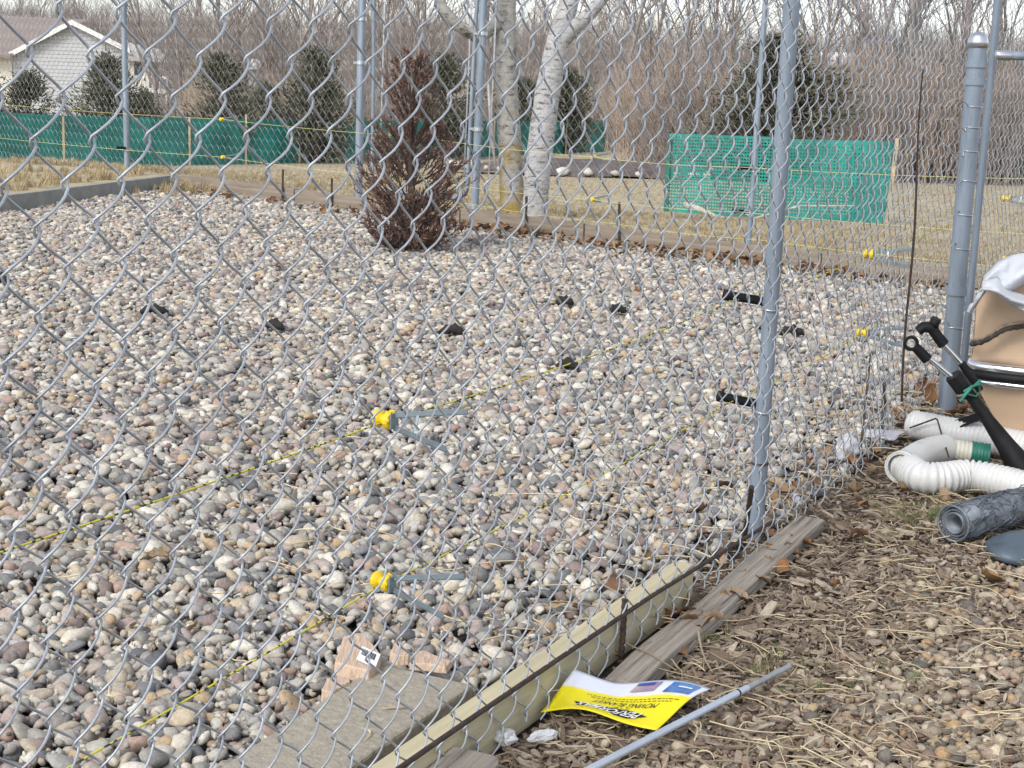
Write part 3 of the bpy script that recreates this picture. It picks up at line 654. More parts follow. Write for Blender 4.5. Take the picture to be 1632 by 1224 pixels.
def soil_points(n_, seed, dens=None, ymin=1.6, ymax=6.6):
    r = np.random.RandomState(seed); P_ = []
    while len(P_) < n_:
        y = ymin + (ymax - ymin) * r.rand(4000) ** 1.35; x = r.uniform(-.25, .54, 4000) * y + .25 * r.rand(4000)
        fo_ = (x - P0[0]) * FN[0] + (y - P0[1]) * FN[1]
        ok = fo_ < r.normal(.0, .10, 4000) * (y > 3.0) - .012
        if dens is not None: ok &= r.rand(4000) < dens(x, y)
        P_ += list(zip(x[ok], y[ok]))
    return np.array(P_[:n_]), r
def clear_of(P_, pad=0.):
    # keep loose litter off the tops of the boards
    a = b0[:2] - 0; d_ = dd[:2]; L_ = np.linalg.norm((b1 - b0)[:2]); s_ = (P_ - a) @ d_; t_ = (P_ - a) @ sd2[:2]
    m1 = (s_ > -.01) & (s_ < L_ + .01) & (t_ > -.005) & (t_ < .066)
    a = c0[:2]; s_ = (P_ - a) @ d3; t_ = (P_ - a) @ sd3[:2]; m2 = (s_ > -.2) & (s_ < np.linalg.norm((c1 - c0)[:2]) + .01) & (t_ > -.01) & (t_ < .09)
    return ~(m1 | m2)
d3 = (c1 - c0)[:2] / np.linalg.norm((c1 - c0)[:2])
def peb(x, y):
    # pebbles gather to the lower right, away from the fence
    fo_ = -((x - P0[0]) * FN[0] + (y - P0[1]) * FN[1]); nz = np.array([noise.noise(Vector((a * 2.3, b * 2.3, 0))) for a, b in zip(x, y)])
    return np.clip((fo_ - .28) / .35 + nz * .9, .03, 1) * np.clip((3.9 - y) / .9, .12, 1)
P_, r = soil_points(12000, 11, peb); P_ = P_[clear_of(P_)]; n_ = len(P_)
sz = np.clip(np.exp(r.normal(math.log(.0086), .36, n_)), .004, .017)
scatter('pebbles', np.column_stack([P_, -.0115 + r.normal(0, .003, n_) + sz * .3]), np.stack([r.normal(0, .35, n_), r.normal(0, .35, n_), r.uniform(0, 6.3, n_)], 1), sz[:, None] * r.uniform(.75, 1.3, (n_, 3)), PEBBLES, soil, seed=2)
P_, r = soil_points(70000, 12, lambda x, y: 1 - .35 * np.clip((peb(x, y) - .3) / .5, 0, 1)); keep = clear_of(P_) | (r.rand(len(P_)) < .012); P_ = P_[keep]; n_ = len(P_); up = ~clear_of(P_) * .032
sz = np.clip(np.exp(r.normal(math.log(.016), .52, n_)), .005, .055)
scatter('wood_chips', np.column_stack([P_, -.014 + np.abs(r.normal(0, .006, n_)) + up]), np.stack([r.normal(0, .22, n_), r.normal(0, .22, n_), r.uniform(0, 6.3, n_)], 1), sz[:, None] * np.column_stack([np.ones(n_), r.uniform(.4, 1., n_), r.uniform(.5, 1., n_)]), CHIPS, soil, seed=3)
P_, r = soil_points(3000, 13); P_ = P_[clear_of(P_) | (r.rand(len(P_)) < .08)]; n_ = len(P_); up = ~clear_of(P_) * .03
sz = np.clip(np.exp(r.normal(math.log(.048), .6, n_)), .018, .24); th_ = np.clip(.0013 / (.011 * sz), .5, 6)
scatter('straw', np.column_stack([P_, r.uniform(-.004, .012, n_) + up]), np.stack([r.normal(0, .05, n_), r.normal(0, .07, n_), r.uniform(0, 6.3, n_)], 1), np.column_stack([sz, sz * th_, sz * th_]), STRAWS, soil, seed=4)
# straw and chips drifted through the fence onto the gravel
r = np.random.RandomState(21); P_ = []
for _ in range(230):
    s = r.uniform(-.1, 2.6); o_ = abs(r.normal(0, .28)); P_.append(FP(s, r.uniform(.012, .03), o_))
for _ in range(60): P_.append(G(r.uniform(60, 1150), r.uniform(560, 1180), .022))
P_ = np.array(P_); n_ = len(P_); sz = np.clip(np.exp(r.normal(math.log(.07), .55, n_)), .03, .25); th_ = np.clip(.0017 / (.011 * sz), .5, 6)
scatter('drifted_straw', P_, np.stack([r.normal(0, .06, n_), r.normal(0, .08, n_), r.uniform(0, 6.3, n_)], 1), np.column_stack([sz, sz * th_, sz * th_]), STRAWS, gravel_bed, seed=6)
# thin tufts of green and dry grass in the litter
def tuft_mesh(seed, m, n_=26, lean=.5):
    r = random.Random(seed); mb = MB()
    for _ in range(n_):
        a = r.uniform(0, 6.3); b = r.uniform(0, lean); h = r.uniform(.5, 1.); x, y = r.gauss(0, .16), r.gauss(0, .16); w = .012 + .012 * r.random()
        d_ = np.array([math.cos(a), math.sin(a), 0]); s = np.array([-math.sin(a), math.cos(a), 0]) * w; o = np.array([x, y, 0])
        m1 = o + d_ * b * h * .35 + np.array([0, 0, h * .6]); t_ = o + d_ * b * h * 1.1 + np.array([0, 0, h * (1 - .35 * b)])
        mb.add([o - s, o + s, m1 + s * .8, m1 - s * .8, t_], [(0, 1, 2, 3), (3, 2, 4)])
    return mb.mesh('tuft', m)
MAT['green_grass'] = random_mat('sparse_green_grass', [(.13, .17, .06), (.19, .2, .09), (.28, .25, .13), (.16, .16, .07)], .8, .2, 40, 0)
MAT['dry_grass'] = random_mat('dry_grass', [(.45, .36, .21), (.39, .31, .18), (.50, .41, .26), (.33, .255, .15)], .85, .2, 20, 0)
GT = [tuft_mesh(i, MAT['green_grass'], 20, 1.1) for i in range(3)]; DT = [tuft_mesh(i + 9, MAT['dry_grass']) for i in range(4)]
r = np.random.RandomState(31); P_ = []
for (px, py, sx, sy, m_) in ((1440, 830, 40, 18, 44), (1330, 1110, 45, 25, 10), (1560, 820, 50, 12, 30), (1130, 1010, 30, 20, 6), (1230, 1060, 30, 10, 5)):
    for _ in range(m_): P_.append(G(r.normal(px, sx), r.normal(py, sy), -.008))
n_ = len(P_); scatter('green_grass', P_, np.stack([r.normal(0, .4, n_), r.normal(0, .4, n_), r.uniform(0, 6.3, n_)], 1), r.uniform(.018, .04, n_)[:, None] * np.ones(3), GT, soil, seed=7)
# long dry grass outside the pen, far left, and short dead turf on the lawn
P_, S_ = [], []
for _ in range(1500):
    u = r.rand(); p = (BK + LD * r.uniform(0, 6) + np.array([-1, .25, 0]) * (abs(r.normal(0, .9)) + .12)) if u < .6 else BP(r.uniform(-3., 1.3), 0, .1 + abs(r.normal(0, .35)))
    P_.append((p[0], p[1], float(TH(p[0], p[1])) - .01)); S_.append(r.uniform(.04, .13) * (1 if u < .6 else .7))
for _ in range(160):
    p = BK + np.array([r.normal(.25, .3), r.normal(-.3, .22), 0]); 
    if (p - BK) @ BN < -.05: P_.append((p[0], p[1], 0)); S_.append(r.uniform(.05, .12))
n_ = len(P_); scatter('tall_dry_grass', P_, np.stack([r.normal(0, .25, n_), r.normal(0, .25, n_), r.uniform(0, 6.3, n_)], 1), np.array(S_)[:, None] * np.ones(3), DT, lawn, seed=8)
P_ = []
for _ in range(15000):
    y = 8.2 + 16 * r.rand() ** 1.7; x = r.uniform(-.38, .40) * y
    if (np.array([x, y, 0]) - BK) @ BN > .06: P_.append((x, y))
P_ = np.array(P_); n_ = len(P_); Zt = TH(P_[:, 0], P_[:, 1])
scatter('turf', np.column_stack([P_, Zt - .004]), np.stack([r.normal(0, .3, n_), r.normal(0, .3, n_), r.uniform(0, 6.3, n_)], 1), r.uniform(.02, .05, n_)[:, None] * np.array([1.6, 1.6, 1]), DT, lawn, seed=9)

# ------------------------------------------------------------------ yellow wrapper, rod, foam scraps
wr = thing('plastic_wrapper', 'yellow and white plastic moving blanket wrapper lying upside down', 'wrapper')
cA, cB, cC, cD = G(862, 1127, .02), G(915, 1082, .035), G(1133, 1103, .03), G(1046, 1165, .02)
wc = (cA + cB + cC + cD) / 4; wr.location = (wc[0], wc[1], 0)
def wsurf(u, v, lift=0.):
    """u: reading direction (right to left in the picture), v: 0 at the far white edge, 1 at the near yellow edge"""
    p = (cC * (1 - u) + cB * u) * (1 - v) + (cD * (1 - u) + cA * u) * v
    z = .034 - .014 * v + .012 * math.sin(u * PI * 1.1 + .4) * (.4 + .6 * v) + .006 * math.sin(u * 7 + v * 3) + .014 * max(0, u - .7) / .3 * (1 - v) + .004 * math.sin(v * 5 + u * 2)
    p = p + fwd * 0
    return np.array([p[0] - wc[0], p[1] - wc[1], z + lift])
m = bpy.data.materials.new('wrapper_print'); m.use_nodes = True; N, L = m.node_tree.nodes, m.node_tree.links; b = N['Principled BSDF']; b.inputs['Roughness'].default_value = .32
uvn = N.new('ShaderNodeUVMap'); uvn.uv_map = 'print'; sep = N.new('ShaderNodeSeparateXYZ'); nz = N.new('ShaderNodeTexNoise'); nz.inputs['Scale'].default_value = 7
mth = N.new('ShaderNodeMath'); mth.operation = 'MULTIPLY_ADD'; mth.inputs[1].default_value = .12; cr = N.new('ShaderNodeValToRGB')
cr.color_ramp.elements[0].position = .40; cr.color_ramp.elements[0].color = (.72, .74, .82, 1); cr.color_ramp.elements[1].position = .46; cr.color_ramp.elements[1].color = (.82, .70, .008, 1)
L.new(uvn.outputs[0], sep.inputs[0]); L.new(uvn.outputs[0], nz.inputs['Vector']); L.new(nz.outputs['Fac'], mth.inputs[0]); L.new(sep.outputs['Y'], mth.inputs[2]); L.new(mth.outputs[0], cr.inputs['Fac']); L.new(cr.outputs['Color'], b.inputs['Base Color'])
NU, NV = 28, 16; v = [wsurf(i / NU, j / NV) for j in range(NV + 1) for i in range(NU + 1)]; f = [(j * (NU + 1) + i, j * (NU + 1) + i + 1, (j + 1) * (NU + 1) + i + 1, (j + 1) * (NU + 1) + i) for j in range(NV) for i in range(NU)]
sh = MB().add(v, f).build('wrapper_sheet', m, wr, True); uvl = sh.data.uv_layers.new(name='print')
for lp_ in sh.data.loops: uvl.data[lp_.index].uv = ((lp_.vertex_index % (NU + 1)) / NU, (lp_.vertex_index // (NU + 1)) / NV)
sm = sh.modifiers.new('thick', 'SOLIDIFY'); sm.thickness = .0012; sm.offset = -1
def lettering(text, u0_, u1_, v0_, v1_, m, name, lift=.0012, shear=.0, bold=0.):
    cu = bpy.data.curves.new(name, 'FONT'); cu.body = text; cu.offset = bold; o = bpy.data.objects.new(name, cu); COL.objects.link(o)
    dg = bpy.context.evaluated_depsgraph_get(); me = bpy.data.meshes.new_from_object(o.evaluated_get(dg)); bpy.data.objects.remove(o)
    co = np.array([q.co[:] for q in me.vertices]); x0, x1, y0, y1 = co[:, 0].min(), co[:, 0].max(), co[:, 1].min(), co[:, 1].max()
    for q in me.vertices:
        a = (q.co.x - x0) / (x1 - x0); c = (q.co.y - y0) / (y1 - y0)
        q.co = wsurf(u0_ + (u1_ - u0_) * a + shear * c, v0_ + (v1_ - v0_) * c, lift)
    me.materials.clear(); me.materials.append(m); return obj(name, me, sh)
MAT['white_ink'] = mat('white_ink', (.8, .8, .8), .5)
qq = MB()
for pts in ([(.17, .80), (.30, .72), (.72, .74), (.80, .72), (.74, .84), (.30, .90)],): qq.add([wsurf(a, c, .0008) for a, c in pts], [tuple(range(len(pts)))])
qq.build('logo_swoosh', MAT['ink'], sh)  # black swoosh printed behind the logo lettering
lettering('PERFORMAX', .22, .74, .75, .885, MAT['white_ink'], 'logo_lettering', .0026, .02, .022)
lettering('MOVING BLANKET', .17, .67, .555, .64, MAT['ink'], 'product_lettering', .0012, .015)
lettering('72" x 80"', .36, .50, .66, .70, MAT['ink'], 'size_lettering', .0012)
fine = MB(); rr = random.Random(2)
for row, (ua, ub) in enumerate(((.06, .78), (.10, .70))):
    x = ua
    while x < ub:
        w = rr.uniform(.012, .035); v0_ = .46 + row * .045
        fine.add([wsurf(x, v0_, .001), wsurf(x + w, v0_, .001), wsurf(x + w, v0_ + .012, .001), wsurf(x, v0_ + .012, .001)], [(0, 1, 2, 3)]); x += w + .010
fine.build('fine_print', MAT['ink'], sh)
MAT['pic_blue'] = mat('printed_blue', (.03, .06, .34), .4, c2=(.10, .25, .5), scale=20); MAT['pic_mauve'] = mat('printed_mauve', (.25, .17, .33), .4, c2=(.6, .45, .3), scale=16)
def patch(u0_, u1_, v0_, v1_, m, nm, lift=.001, n_=4):
    q = MB(); 
    for i in range(n_):
        a, c = u0_ + (u1_ - u0_) * i / n_, u0_ + (u1_ - u0_) * (i + 1) / n_; q.quad(wsurf(a, v0_, lift), wsurf(c, v0_, lift), wsurf(c, v1_, lift), wsurf(a, v1_, lift))
    return q.build(nm, m, sh)
patch(.04, .24, .08, .34, MAT['pic_blue'], 'printed_picture', .0018, 14); patch(.06, .16, .20, .23, MAT['white_ink'], 'picture_highlight', .0030, 10)
patch(.32, .50, .08, .30, MAT['pic_mauve'], 'printed_picture', .0018, 14); patch(.36, .49, .10, .17, MAT['pic_blue'], 'picture_stripe', .0030, 10)
# conduit rod
cr0, cr1 = G(900, 1247, .03), G(1258, 1062, .022); crd = thing('conduit_rod', 'pale grey metal rod lying across the ground beside the yellow wrapper', 'rod')
q = MB(); q.tube([cr0, (cr0 + cr1) / 2, cr0 + (cr1 - cr0) * .78], .0063, 12); MAT['conduit'] = mat('pale_conduit', (.48, .53, .6), .45, .35, var=.08); q.build('rod', MAT['conduit'], crd, True)
q = MB(); q.tube([cr0 + (cr1 - cr0) * .775, cr1], [.0055, .005], 12); q.build('rod_tip', mat('dull_conduit', (.30, .31, .32), .6, .3, var=.2, scale=30), crd, True)
q = MB(); p = cr0 + (cr1 - cr0) * .73; q.tube([p, p + (cr1 - cr0) * .006], .0068, 12); q.build('joint_ring', MAT['black'], crd)
MAT['foam'] = mat('white_foam', (.62, .62, .62), .9, var=.1, scale=60, bump=.6, bscale=90)
def lump(c, sx, sy, sz_, seed, m, name, label, cat, yaw=0.):
    bm = bmesh.new(); bmesh.ops.create_icosphere(bm, subdivisions=3, radius=1)
    for vv in bm.verts:
        p = vv.co; k_ = 1 + .35 * noise.noise(p * 1.6 + Vector((seed, 0, 0))) + .15 * noise.noise(p * 4 + Vector((0, seed, 0))); vv.co = Vector((p.x * sx * k_, p.y * sy * k_, p.z * sz_ * k_))
    me = bpy.data.meshes.new(name); bm.to_mesh(me); bm.free(); me.materials.append(m); o = obj(name, me); o.location = tuple(c); o.rotation_euler = (0, 0, yaw); return tag(o, label, cat)
lump(G(803, 1174, .014), .02, .018, .013, 2.3, MAT['foam'], 'foam_scrap', 'crumpled white foam scrap by the timber end', 'scrap')
lump(G(865, 1173, .012), .026, .009, .010, 5.1, MAT['foam'], 'foam_scrap', 'narrow white foam scrap below the yellow wrapper', 'scrap', .5)

# plastic scraps
MAT['film'] = mat('cloudy_plastic_film', (.50, .50, .53), .4, var=.12, scale=20, trans=.15)
def film(name, label, corners, seed, n_=8):
    c = [np.array(p) for p in corners]; o_ = sum(c) / 4; r = random.Random(seed); v = []
    for j in range(n_ + 1):
        for i in range(n_ + 1):
            a, b_ = i / n_, j / n_; p = (c[0] * (1 - a) + c[1] * a) * (1 - b_) + (c[3] * (1 - a) + c[2] * a) * b_ - o_
            k_ = .012 * noise.noise(Vector((a * 3, b_ * 3, seed))); v.append(p + np.array([k_, -k_, k_ * .6]))
    f = [(j * (n_ + 1) + i, j * (n_ + 1) + i + 1, (j + 1) * (n_ + 1) + i + 1, (j + 1) * (n_ + 1) + i) for j in range(n_) for i in range(n_)]
    o = MB().add(v, f).build(name, MAT['film'], None, True, loc=tuple(o_)); sm = o.modifiers.new('thick', 'SOLIDIFY'); sm.thickness = .0015
    return tag(o, label, 'scrap')
Yq = G(1350, 738)[1]
film('plastic_scrap', 'upright torn cloudy plastic scrap left of the drain pipes', [D(1333, 735, Yq), D(1372, 722, Yq + .02), D(1362, 686, Yq + .05), D(1331, 700, Yq + .04)], 1)
film('plastic_scrap', 'low cloudy plastic scrap just below the upper drain pipe', [G(1376, 695, .01), G(1425, 702, .01), G(1443, 686, .03), G(1382, 683, .03)], 2)
film('plastic_scrap', 'small cloudy plastic scrap at the end of the weathered board', [D(1265, 800, 3.62), D(1279, 806, 3.6), D(1272, 790, 3.63), D(1262, 784, 3.64)], 3)

# ------------------------------------------------------------------ drain pipes, wire roll, scoop
def corrugated(mb, pts, r, pitch_c=.014, amp=.0028, n=20, step=.0035):
    P_ = [np.array(p, float) for p in pts]; dense = []
    # catmull-rom
    Q_ = [2 * P_[0] - P_[1]] + P_ + [2 * P_[-1] - P_[-2]]
    for i in range(1, len(Q_) - 2):
        for t in np.linspace(0, 1, 40, endpoint=False):
            a, b_, c, d_ = Q_[i - 1], Q_[i], Q_[i + 1], Q_[i + 2]
            dense.append(.5 * (2 * b_ + (c - a) * t + (2 * a - 5 * b_ + 4 * c - d_) * t * t + (3 * b_ - a - 3 * c + d_) * t ** 3))
    dense.append(P_[-1]); dense = np.array(dense); L_ = np.concatenate([[0], np.cumsum(np.linalg.norm(np.diff(dense, axis=0), axis=1))])
    s = np.arange(0, L_[-1], step); pp = np.column_stack([np.interp(s, L_, dense[:, k_]) for k_ in range(3)])
    if pitch_c: rr_ = r + amp * np.clip(1.6 * np.sin(s / pitch_c * 2 * PI), -1, 1)
    else: rr_ = np.full(len(s), r)
    return mb.tube(pp, rr_, n, caps=False)
dpa, dpb = G(1456, 700, .0), G(1664, 742, .0)
dp = thing('drain_pipe', 'straight white corrugated drain pipe, upper of the two, pointing at the fence', 'pipe', 'white drain pipes')
q = MB(); corrugated(q, [dpa + np.array([0, 0, .044]), (dpa + dpb) / 2 + np.array([0, 0, .044]), dpb + np.array([0, 0, .044])], .042, .0135, .0015); sp = q.build('corrugated_pipe', MAT['white_pvc'], dp, True)
q = MB(); q.lathe(dpa + np.array([0, 0, .044]), [(.0415, 0.), (.040, -.010), (.032, -.018), (.0, -.021)], 20, dpb - dpa); q.build('pipe_end', MAT['white_pvc'], dp, True)
hp = thing('drain_hose', 'bent white corrugated drain hose with an elbow, lower of the two', 'pipe', 'white drain pipes')
h = np.array([0, 0, .042]); q = MB(); corrugated(q, [G(1441, 766) + h * .9, G(1466, 783) + h * .92, G(1500, 786) + h * .95, G(1540, 783) + h, G(1590, 792) + h, G(1700, 822) + h], .040, .0145, .003); q.build('corrugated_hose', MAT['white_pvc'], hp, True)
e0, e1, e2 = G(1437, 768) + h, G(1470, 748) + h * 1.05, G(1504, 738) + h
q = MB(); corrugated(q, [e0 + (e0 - e1) * .1, e1, e2], .040, 0); el = q.build('elbow', MAT['white_pvc'], hp, True)
sm = el.modifiers.new('thick', 'SOLIDIFY'); sm.thickness = .004
q = MB(); q.lathe(e0 + (e0 - e1) * .1, [(.0, .03), (.034, .03), (.040, .0), (.0445, -.002), (.0445, .018), (.040, .02)], 20, e1 - e0); q.build('elbow_lip', MAT['white_pvc'], hp, True)
e3 = G(1552, 742) + h * .85; q = MB(); corrugated(q, [e2 + (e2 - e3) * .15, (e2 + e3) / 2, e3], .029, .011, .0016); q.build('cream_sleeve', MAT['cream'], hp, True)
q = MB(); dv = (e3 - e2) / np.linalg.norm(e3 - e2); corrugated(q, [e3 - dv * .012, e3 + dv * .01, e3 + dv * .04], .032, .009, .0016); q.build('green_coupling', MAT['green_pl'], hp, True)
bt = thing('bent_wire', 'thin dark bent metal rod leaning over the white pipes', 'rod'); q = MB()
yb = G(1450, 700)[1]; q.tube([D(1450, 682, yb - .05), D(1491, 667, yb - .1), D(1494, 669, yb - .11), D(1503, 700, yb - .25), D(1512, 728, yb - .42)], .0028, 6); q.build('rod', MAT['rust'], bt, True)
an = thing('angle_iron', 'dark angle iron stub lying on the upper drain pipe', 'scrap'); q = MB(); pa = D(1515, 684, 4.32); q.box(pa, D(1562, 668, 4.25) - pa, (0, .004, 0), (0, 0, .022)); q.box(pa, D(1562, 668, 4.25) - pa, (0, -.025, .004), (0, 0, .004)); q.build('angle_bar', MAT['black'], an)
q = MB(); q.tube([D(1530, 680, 4.3), D(1524, 706, 4.3)], .005, 6); q.build('prong', MAT['black'], an)
# roll of wire netting
wr0, wr1 = G(1517, 866, .0) + np.array([0, 0, .048]), G(1700, 815, .0) + np.array([0, 0, .052]); nr = thing('wire_roll', 'dark grey roll of wire netting lying at the right edge', 'netting')
MAT['netwire'] = mat('dull_netting_wire', (.16, .18, .205), .6, .4, var=.3, scale=30)
dv = (wr1 - wr0); Lr = np.linalg.norm(dv); dv /= Lr; s1v = np.cross(dv, (0, 0, 1.)); s1v /= np.linalg.norm(s1v); s2v = np.cross(s1v, dv)
q = MB(); 
for k_, rr_ in enumerate((.026, .033, .040)): q.tube([wr0 + dv * (.004 * k_), wr1], rr_, 22, caps=False)
cc = q.build('rolled_core', MAT['netwire'], nr, True); sm = cc.modifiers.new('thick', 'SOLIDIFY'); sm.thickness = .004
q = MB(); r = random.Random(8)
for k_ in range(60):
    t0 = r.uniform(0, Lr); a0 = r.uniform(0, 6.3); pts = []
    for t in np.linspace(0, 1, 14):
        a = a0 + t * r.choice((3.6, 4.4)); rad_ = .0425 + .003 * math.sin(t * 20 + k_); p = wr0 + dv * min(Lr, max(0, t0 + (t - .5) * r.choice((.05, .11, -.09)))) + (s1v * math.cos(a) + s2v * math.sin(a)) * rad_; pts.append(p)
    q.tube(pts, .0012, 4, caps=False)
tag(q.build('netting_wires', MAT['netwire'], nr, True), kind='stuff')
q = MB(); ring = [wr0 - dv * .002 + (s1v * math.cos(a) + s2v * math.sin(a)) * .0415 for a in np.linspace(0, 2 * PI, 30)]; q.tube(ring, .003, 6); q.build('roll_rim', MAT['netwire'], nr, True)
MAT['slate'] = mat('slate_blue_plastic', (.075, .10, .125), .5, var=.2, scale=14)
def scoop():
    c = G(1618, 885, .0); n_ = 18; v = [(0, 0, .03)]; 
    for rr_, zz in ((.035, .032), (.066, .026), (.074, .012)):
        for k_ in range(n_): a = 2 * PI * k_ / n_; v.append((rr_ * math.cos(a) * (1.0 + .1 * math.cos(3 * a)), rr_ * math.sin(a) * .95, zz + .008 * math.sin(a * 2)))
    f = [(0, 1 + k_, 1 + (k_ + 1) % n_) for k_ in range(n_)]
    for rr_ in range(2): f += [(1 + rr_ * n_ + k_, 1 + (rr_ + 1) * n_ + k_, 1 + (rr_ + 1) * n_ + (k_ + 1) % n_, 1 + rr_ * n_ + (k_ + 1) % n_) for k_ in range(n_)]
    t = thing('scoop', 'slate grey rounded plastic scoop on the ground below the wire roll', 'scoop', loc=tuple(c))
    o = MB().add(v, f).build('scoop_plate', MAT['slate'], t, True); sm = o.modifiers.new('t', 'SOLIDIFY'); sm.thickness = .004; o.rotation_euler = (.22, -.08, 0)
    q = MB(); q.tube([(.04, .0, .03), (.18, .05, .02)], .018, 10); q.build('handle', MAT['slate'], t, True)
scoop()

# ------------------------------------------------------------------ boat bow with folded canopy frame, right edge
MAT['hull'] = mat('beige_hull', (.52, .37, .25), .5, var=.07, scale=6, bump=.1, bscale=40)
MAT['chrome'] = mat('rub_rail_metal', (.75, .77, .8), .18, .95)
MAT['cloth'] = mat('white_cloth', (.50, .52, .55), .85, var=.10, scale=12, bump=.3, bscale=60)
BY = 4.25
bo0 = D(1600, 600, BY); boat = thing('boat_bow', 'beige boat bow with chrome rub rail entering at the right edge', 'boat', loc=(bo0[0], bo0[1], 0)); BO = np.array([bo0[0], bo0[1], 0])
def hullpt(t, h):
    """t: 0 at the stem, grows aft; h: 0 keel .. 1 rail"""
    return
st = [(1543, 590), (1556, 612), (1596, 680), (1632, 742), (1665, 800)]
def bow_loft(outline, half, aft, m, name, parent, nsec=9, close=True):
    """loft from a stem outline (photo-plane points at the centreline) back along +X, widening in depth"""
    v = []; n_ = len(outline)
    for j in range(nsec):
        t = j / (nsec - 1); w = half * math.sqrt(t) if t else .004
        for s in (-1, 1):
            for (px, py) in outline:
                p = D(px, py, BY) - BO; x = p[0] + aft * t; v.append((x, p[1] + s * w, p[2]))
    f = []
    for j in range(nsec - 1):
        for sidx in (0, 1):
            a = (j * 2 + sidx) * n_; b_ = ((j + 1) * 2 + sidx) * n_
            for i in range(n_ - 1):
                q4 = (a + i, a + i + 1, b_ + i + 1, b_ + i); f.append(q4 if sidx else q4[::-1])
        # top strip between the two sides
        a0, a1 = j * 2 * n_, (j * 2 + 1) * n_; b0_, b1_ = (j + 1) * 2 * n_, ((j + 1) * 2 + 1) * n_
        f.append((a0, a1, b1_, b0_)); f.append((a0 + n_ - 1, b0_ + n_ - 1, b1_ + n_ - 1, a1 + n_ - 1))
    return MB().add(v, f).build(name, m, parent, True)
bow_loft([(1552, 604), (1560, 622), (1578, 655), (1600, 692), (1625, 735), (1655, 790)], .26, 1.1, MAT['hull'], 'lower_hull', boat)
bow_loft([(1632, 402), (1592, 418), (1566, 444), (1556, 480), (1553, 525), (1550, 562), (1546, 578)], .24, 1.1, MAT['hull'], 'deck', boat)
for y0_, rr_, m_, nm in ((580, .0145, MAT['chrome'], 'chrome_rail'), (593, .0145, MAT['black'], 'rubber_strip'), (604, .0085, MAT['chrome'], 'lower_trim')):
    q = MB(); pts = []
    for sgn in (1, -1):
        rng_ = np.linspace(1, 0, 14) if sgn == 1 else np.linspace(0, 1, 14)[1:]
        for t in rng_: p = D(1548, y0_, BY) - BO; pts.append((p[0] + .002 + 1.1 * t * t, p[1] + sgn * .275 * t, p[2]))
    q.tube(pts, rr_, 10); q.build(nm, m_, boat, True)
# mooring rope slung along the deck
rp = thing('rope', 'dark and tan rope strap slung across the beige deck', 'rope'); q = MB(); rp_pts = []
for t in np.linspace(0, 1, 22):
    px = 1549 + 100 * t; py = 548 - 38 * t + 3 * math.sin(t * 9); w_ = .24 * math.sqrt(max(0, (D(px, py, BY - .1)[0] - D(1553, 540, BY)[0])) / 1.1 + .0) ; rp_pts.append(D(px, py, BY - .03 - .24 * math.sqrt(t * .16)))
q.tube(rp_pts, [.0075 + .0015 * math.sin(j * 2.6) for j in range(22)], 8); q.build('rope_strand', mat('dark_rope', (.02, .017, .015), .9, c2=(.09, .065, .05), scale=60), rp, True)
q = MB(); q.tube([p + np.array([0, .0, .010]) for p in rp_pts], .0045, 6); q.build('rope_edge', mat('tan_rope', (.22, .18, .13), .9, var=.4, scale=60), rp, True)
# white cloth draped over the deck
cl = thing('cloth', 'crumpled white cloth draped over the top of the boat', 'cloth')
def cloth(poly_a, poly_b, ya, yb, name, seed, n_=20, m_=8):
    v = []
    for i in range(n_ + 1):
        t = i / n_
        def along(poly): 
            k_ = t * (len(poly) - 1); a = min(int(k_), len(poly) - 2); q_ = k_ - a; return np.array(poly[a]) * (1 - q_) + np.array(poly[a + 1]) * q_
        pa, pb_ = along(poly_a), along(poly_b)
        for j in range(m_ + 1):
            s = j / m_; px, py = pa * (1 - s) + pb_ * s; dep = ya + (yb - ya) * s - .035 * math.sin(s * PI) + .014 * math.sin(s * 9 + t * 5 + seed) + .012 * noise.noise(Vector((t * 5, s * 3, seed)))
            v.append(D(px, py, dep))
    f = [(i * (m_ + 1) + j, i * (m_ + 1) + j + 1, (i + 1) * (m_ + 1) + j + 1, (i + 1) * (m_ + 1) + j) for i in range(n_) for j in range(m_)]
    o = MB().add(v, f).build(name, MAT['cloth'], cl, True); sm = o.modifiers.new('t', 'SOLIDIFY'); sm.thickness = .004; return o
cloth([(1566, 440), (1590, 415), (1612, 406), (1650, 400)], [(1568, 462), (1590, 462), (1606, 470), (1650, 440)], BY - .05, BY - .12, 'cloth_top', 1)
cloth([(1566, 446), (1590, 440), (1612, 462), (1650, 476)], [(1566, 460), (1588, 468), (1612, 488), (1650, 500)], BY - .10, BY - .19, 'cloth_sash', 2)
cloth([(1570, 452), (1556, 472), (1546, 488), (1542, 498)], [(1576, 456), (1562, 474), (1551, 492), (1546, 500)], BY - .08, BY - .07, 'cloth_tail', 3, 12, 4)
# folded canopy frame: two bright poles in a black sleeve tied with green cord
cf = thing('canopy_frame', 'folded canopy frame of two bright poles in a black sleeve with eye fittings', 'frame')
def Dp(px, py, y): return D(px, py, y)
YA = 4.0
q = MB(); q.tube([Dp(1527, 603, YA), Dp(1545, 628, YA), Dp(1575, 670, YA), Dp(1605, 712, YA - .02), Dp(1650, 780, YA - .05)], [.014, .015, .018, .026, .05], 12); q.build('sleeve', MAT['black'], cf, True)
q = MB(); q.tube([Dp(1532, 578, YA + .05), Dp(1540, 590, YA + .05), Dp(1550, 604, YA + .05), Dp(1562, 622, YA + .05)], [.010, .012, .012, .010], 10); q.build('rear_sleeve', MAT['black'], cf, True)
q = MB(); p_ = Dp(1519, 598, YA); ax_ = Dp(1536, 621, YA) - p_; q.lathe(p_, [(.012, 0), (.023, 0), (.023, np.linalg.norm(ax_)), (.012, np.linalg.norm(ax_))], 8, ax_); q.build('sleeve_collar', MAT['black'], cf)
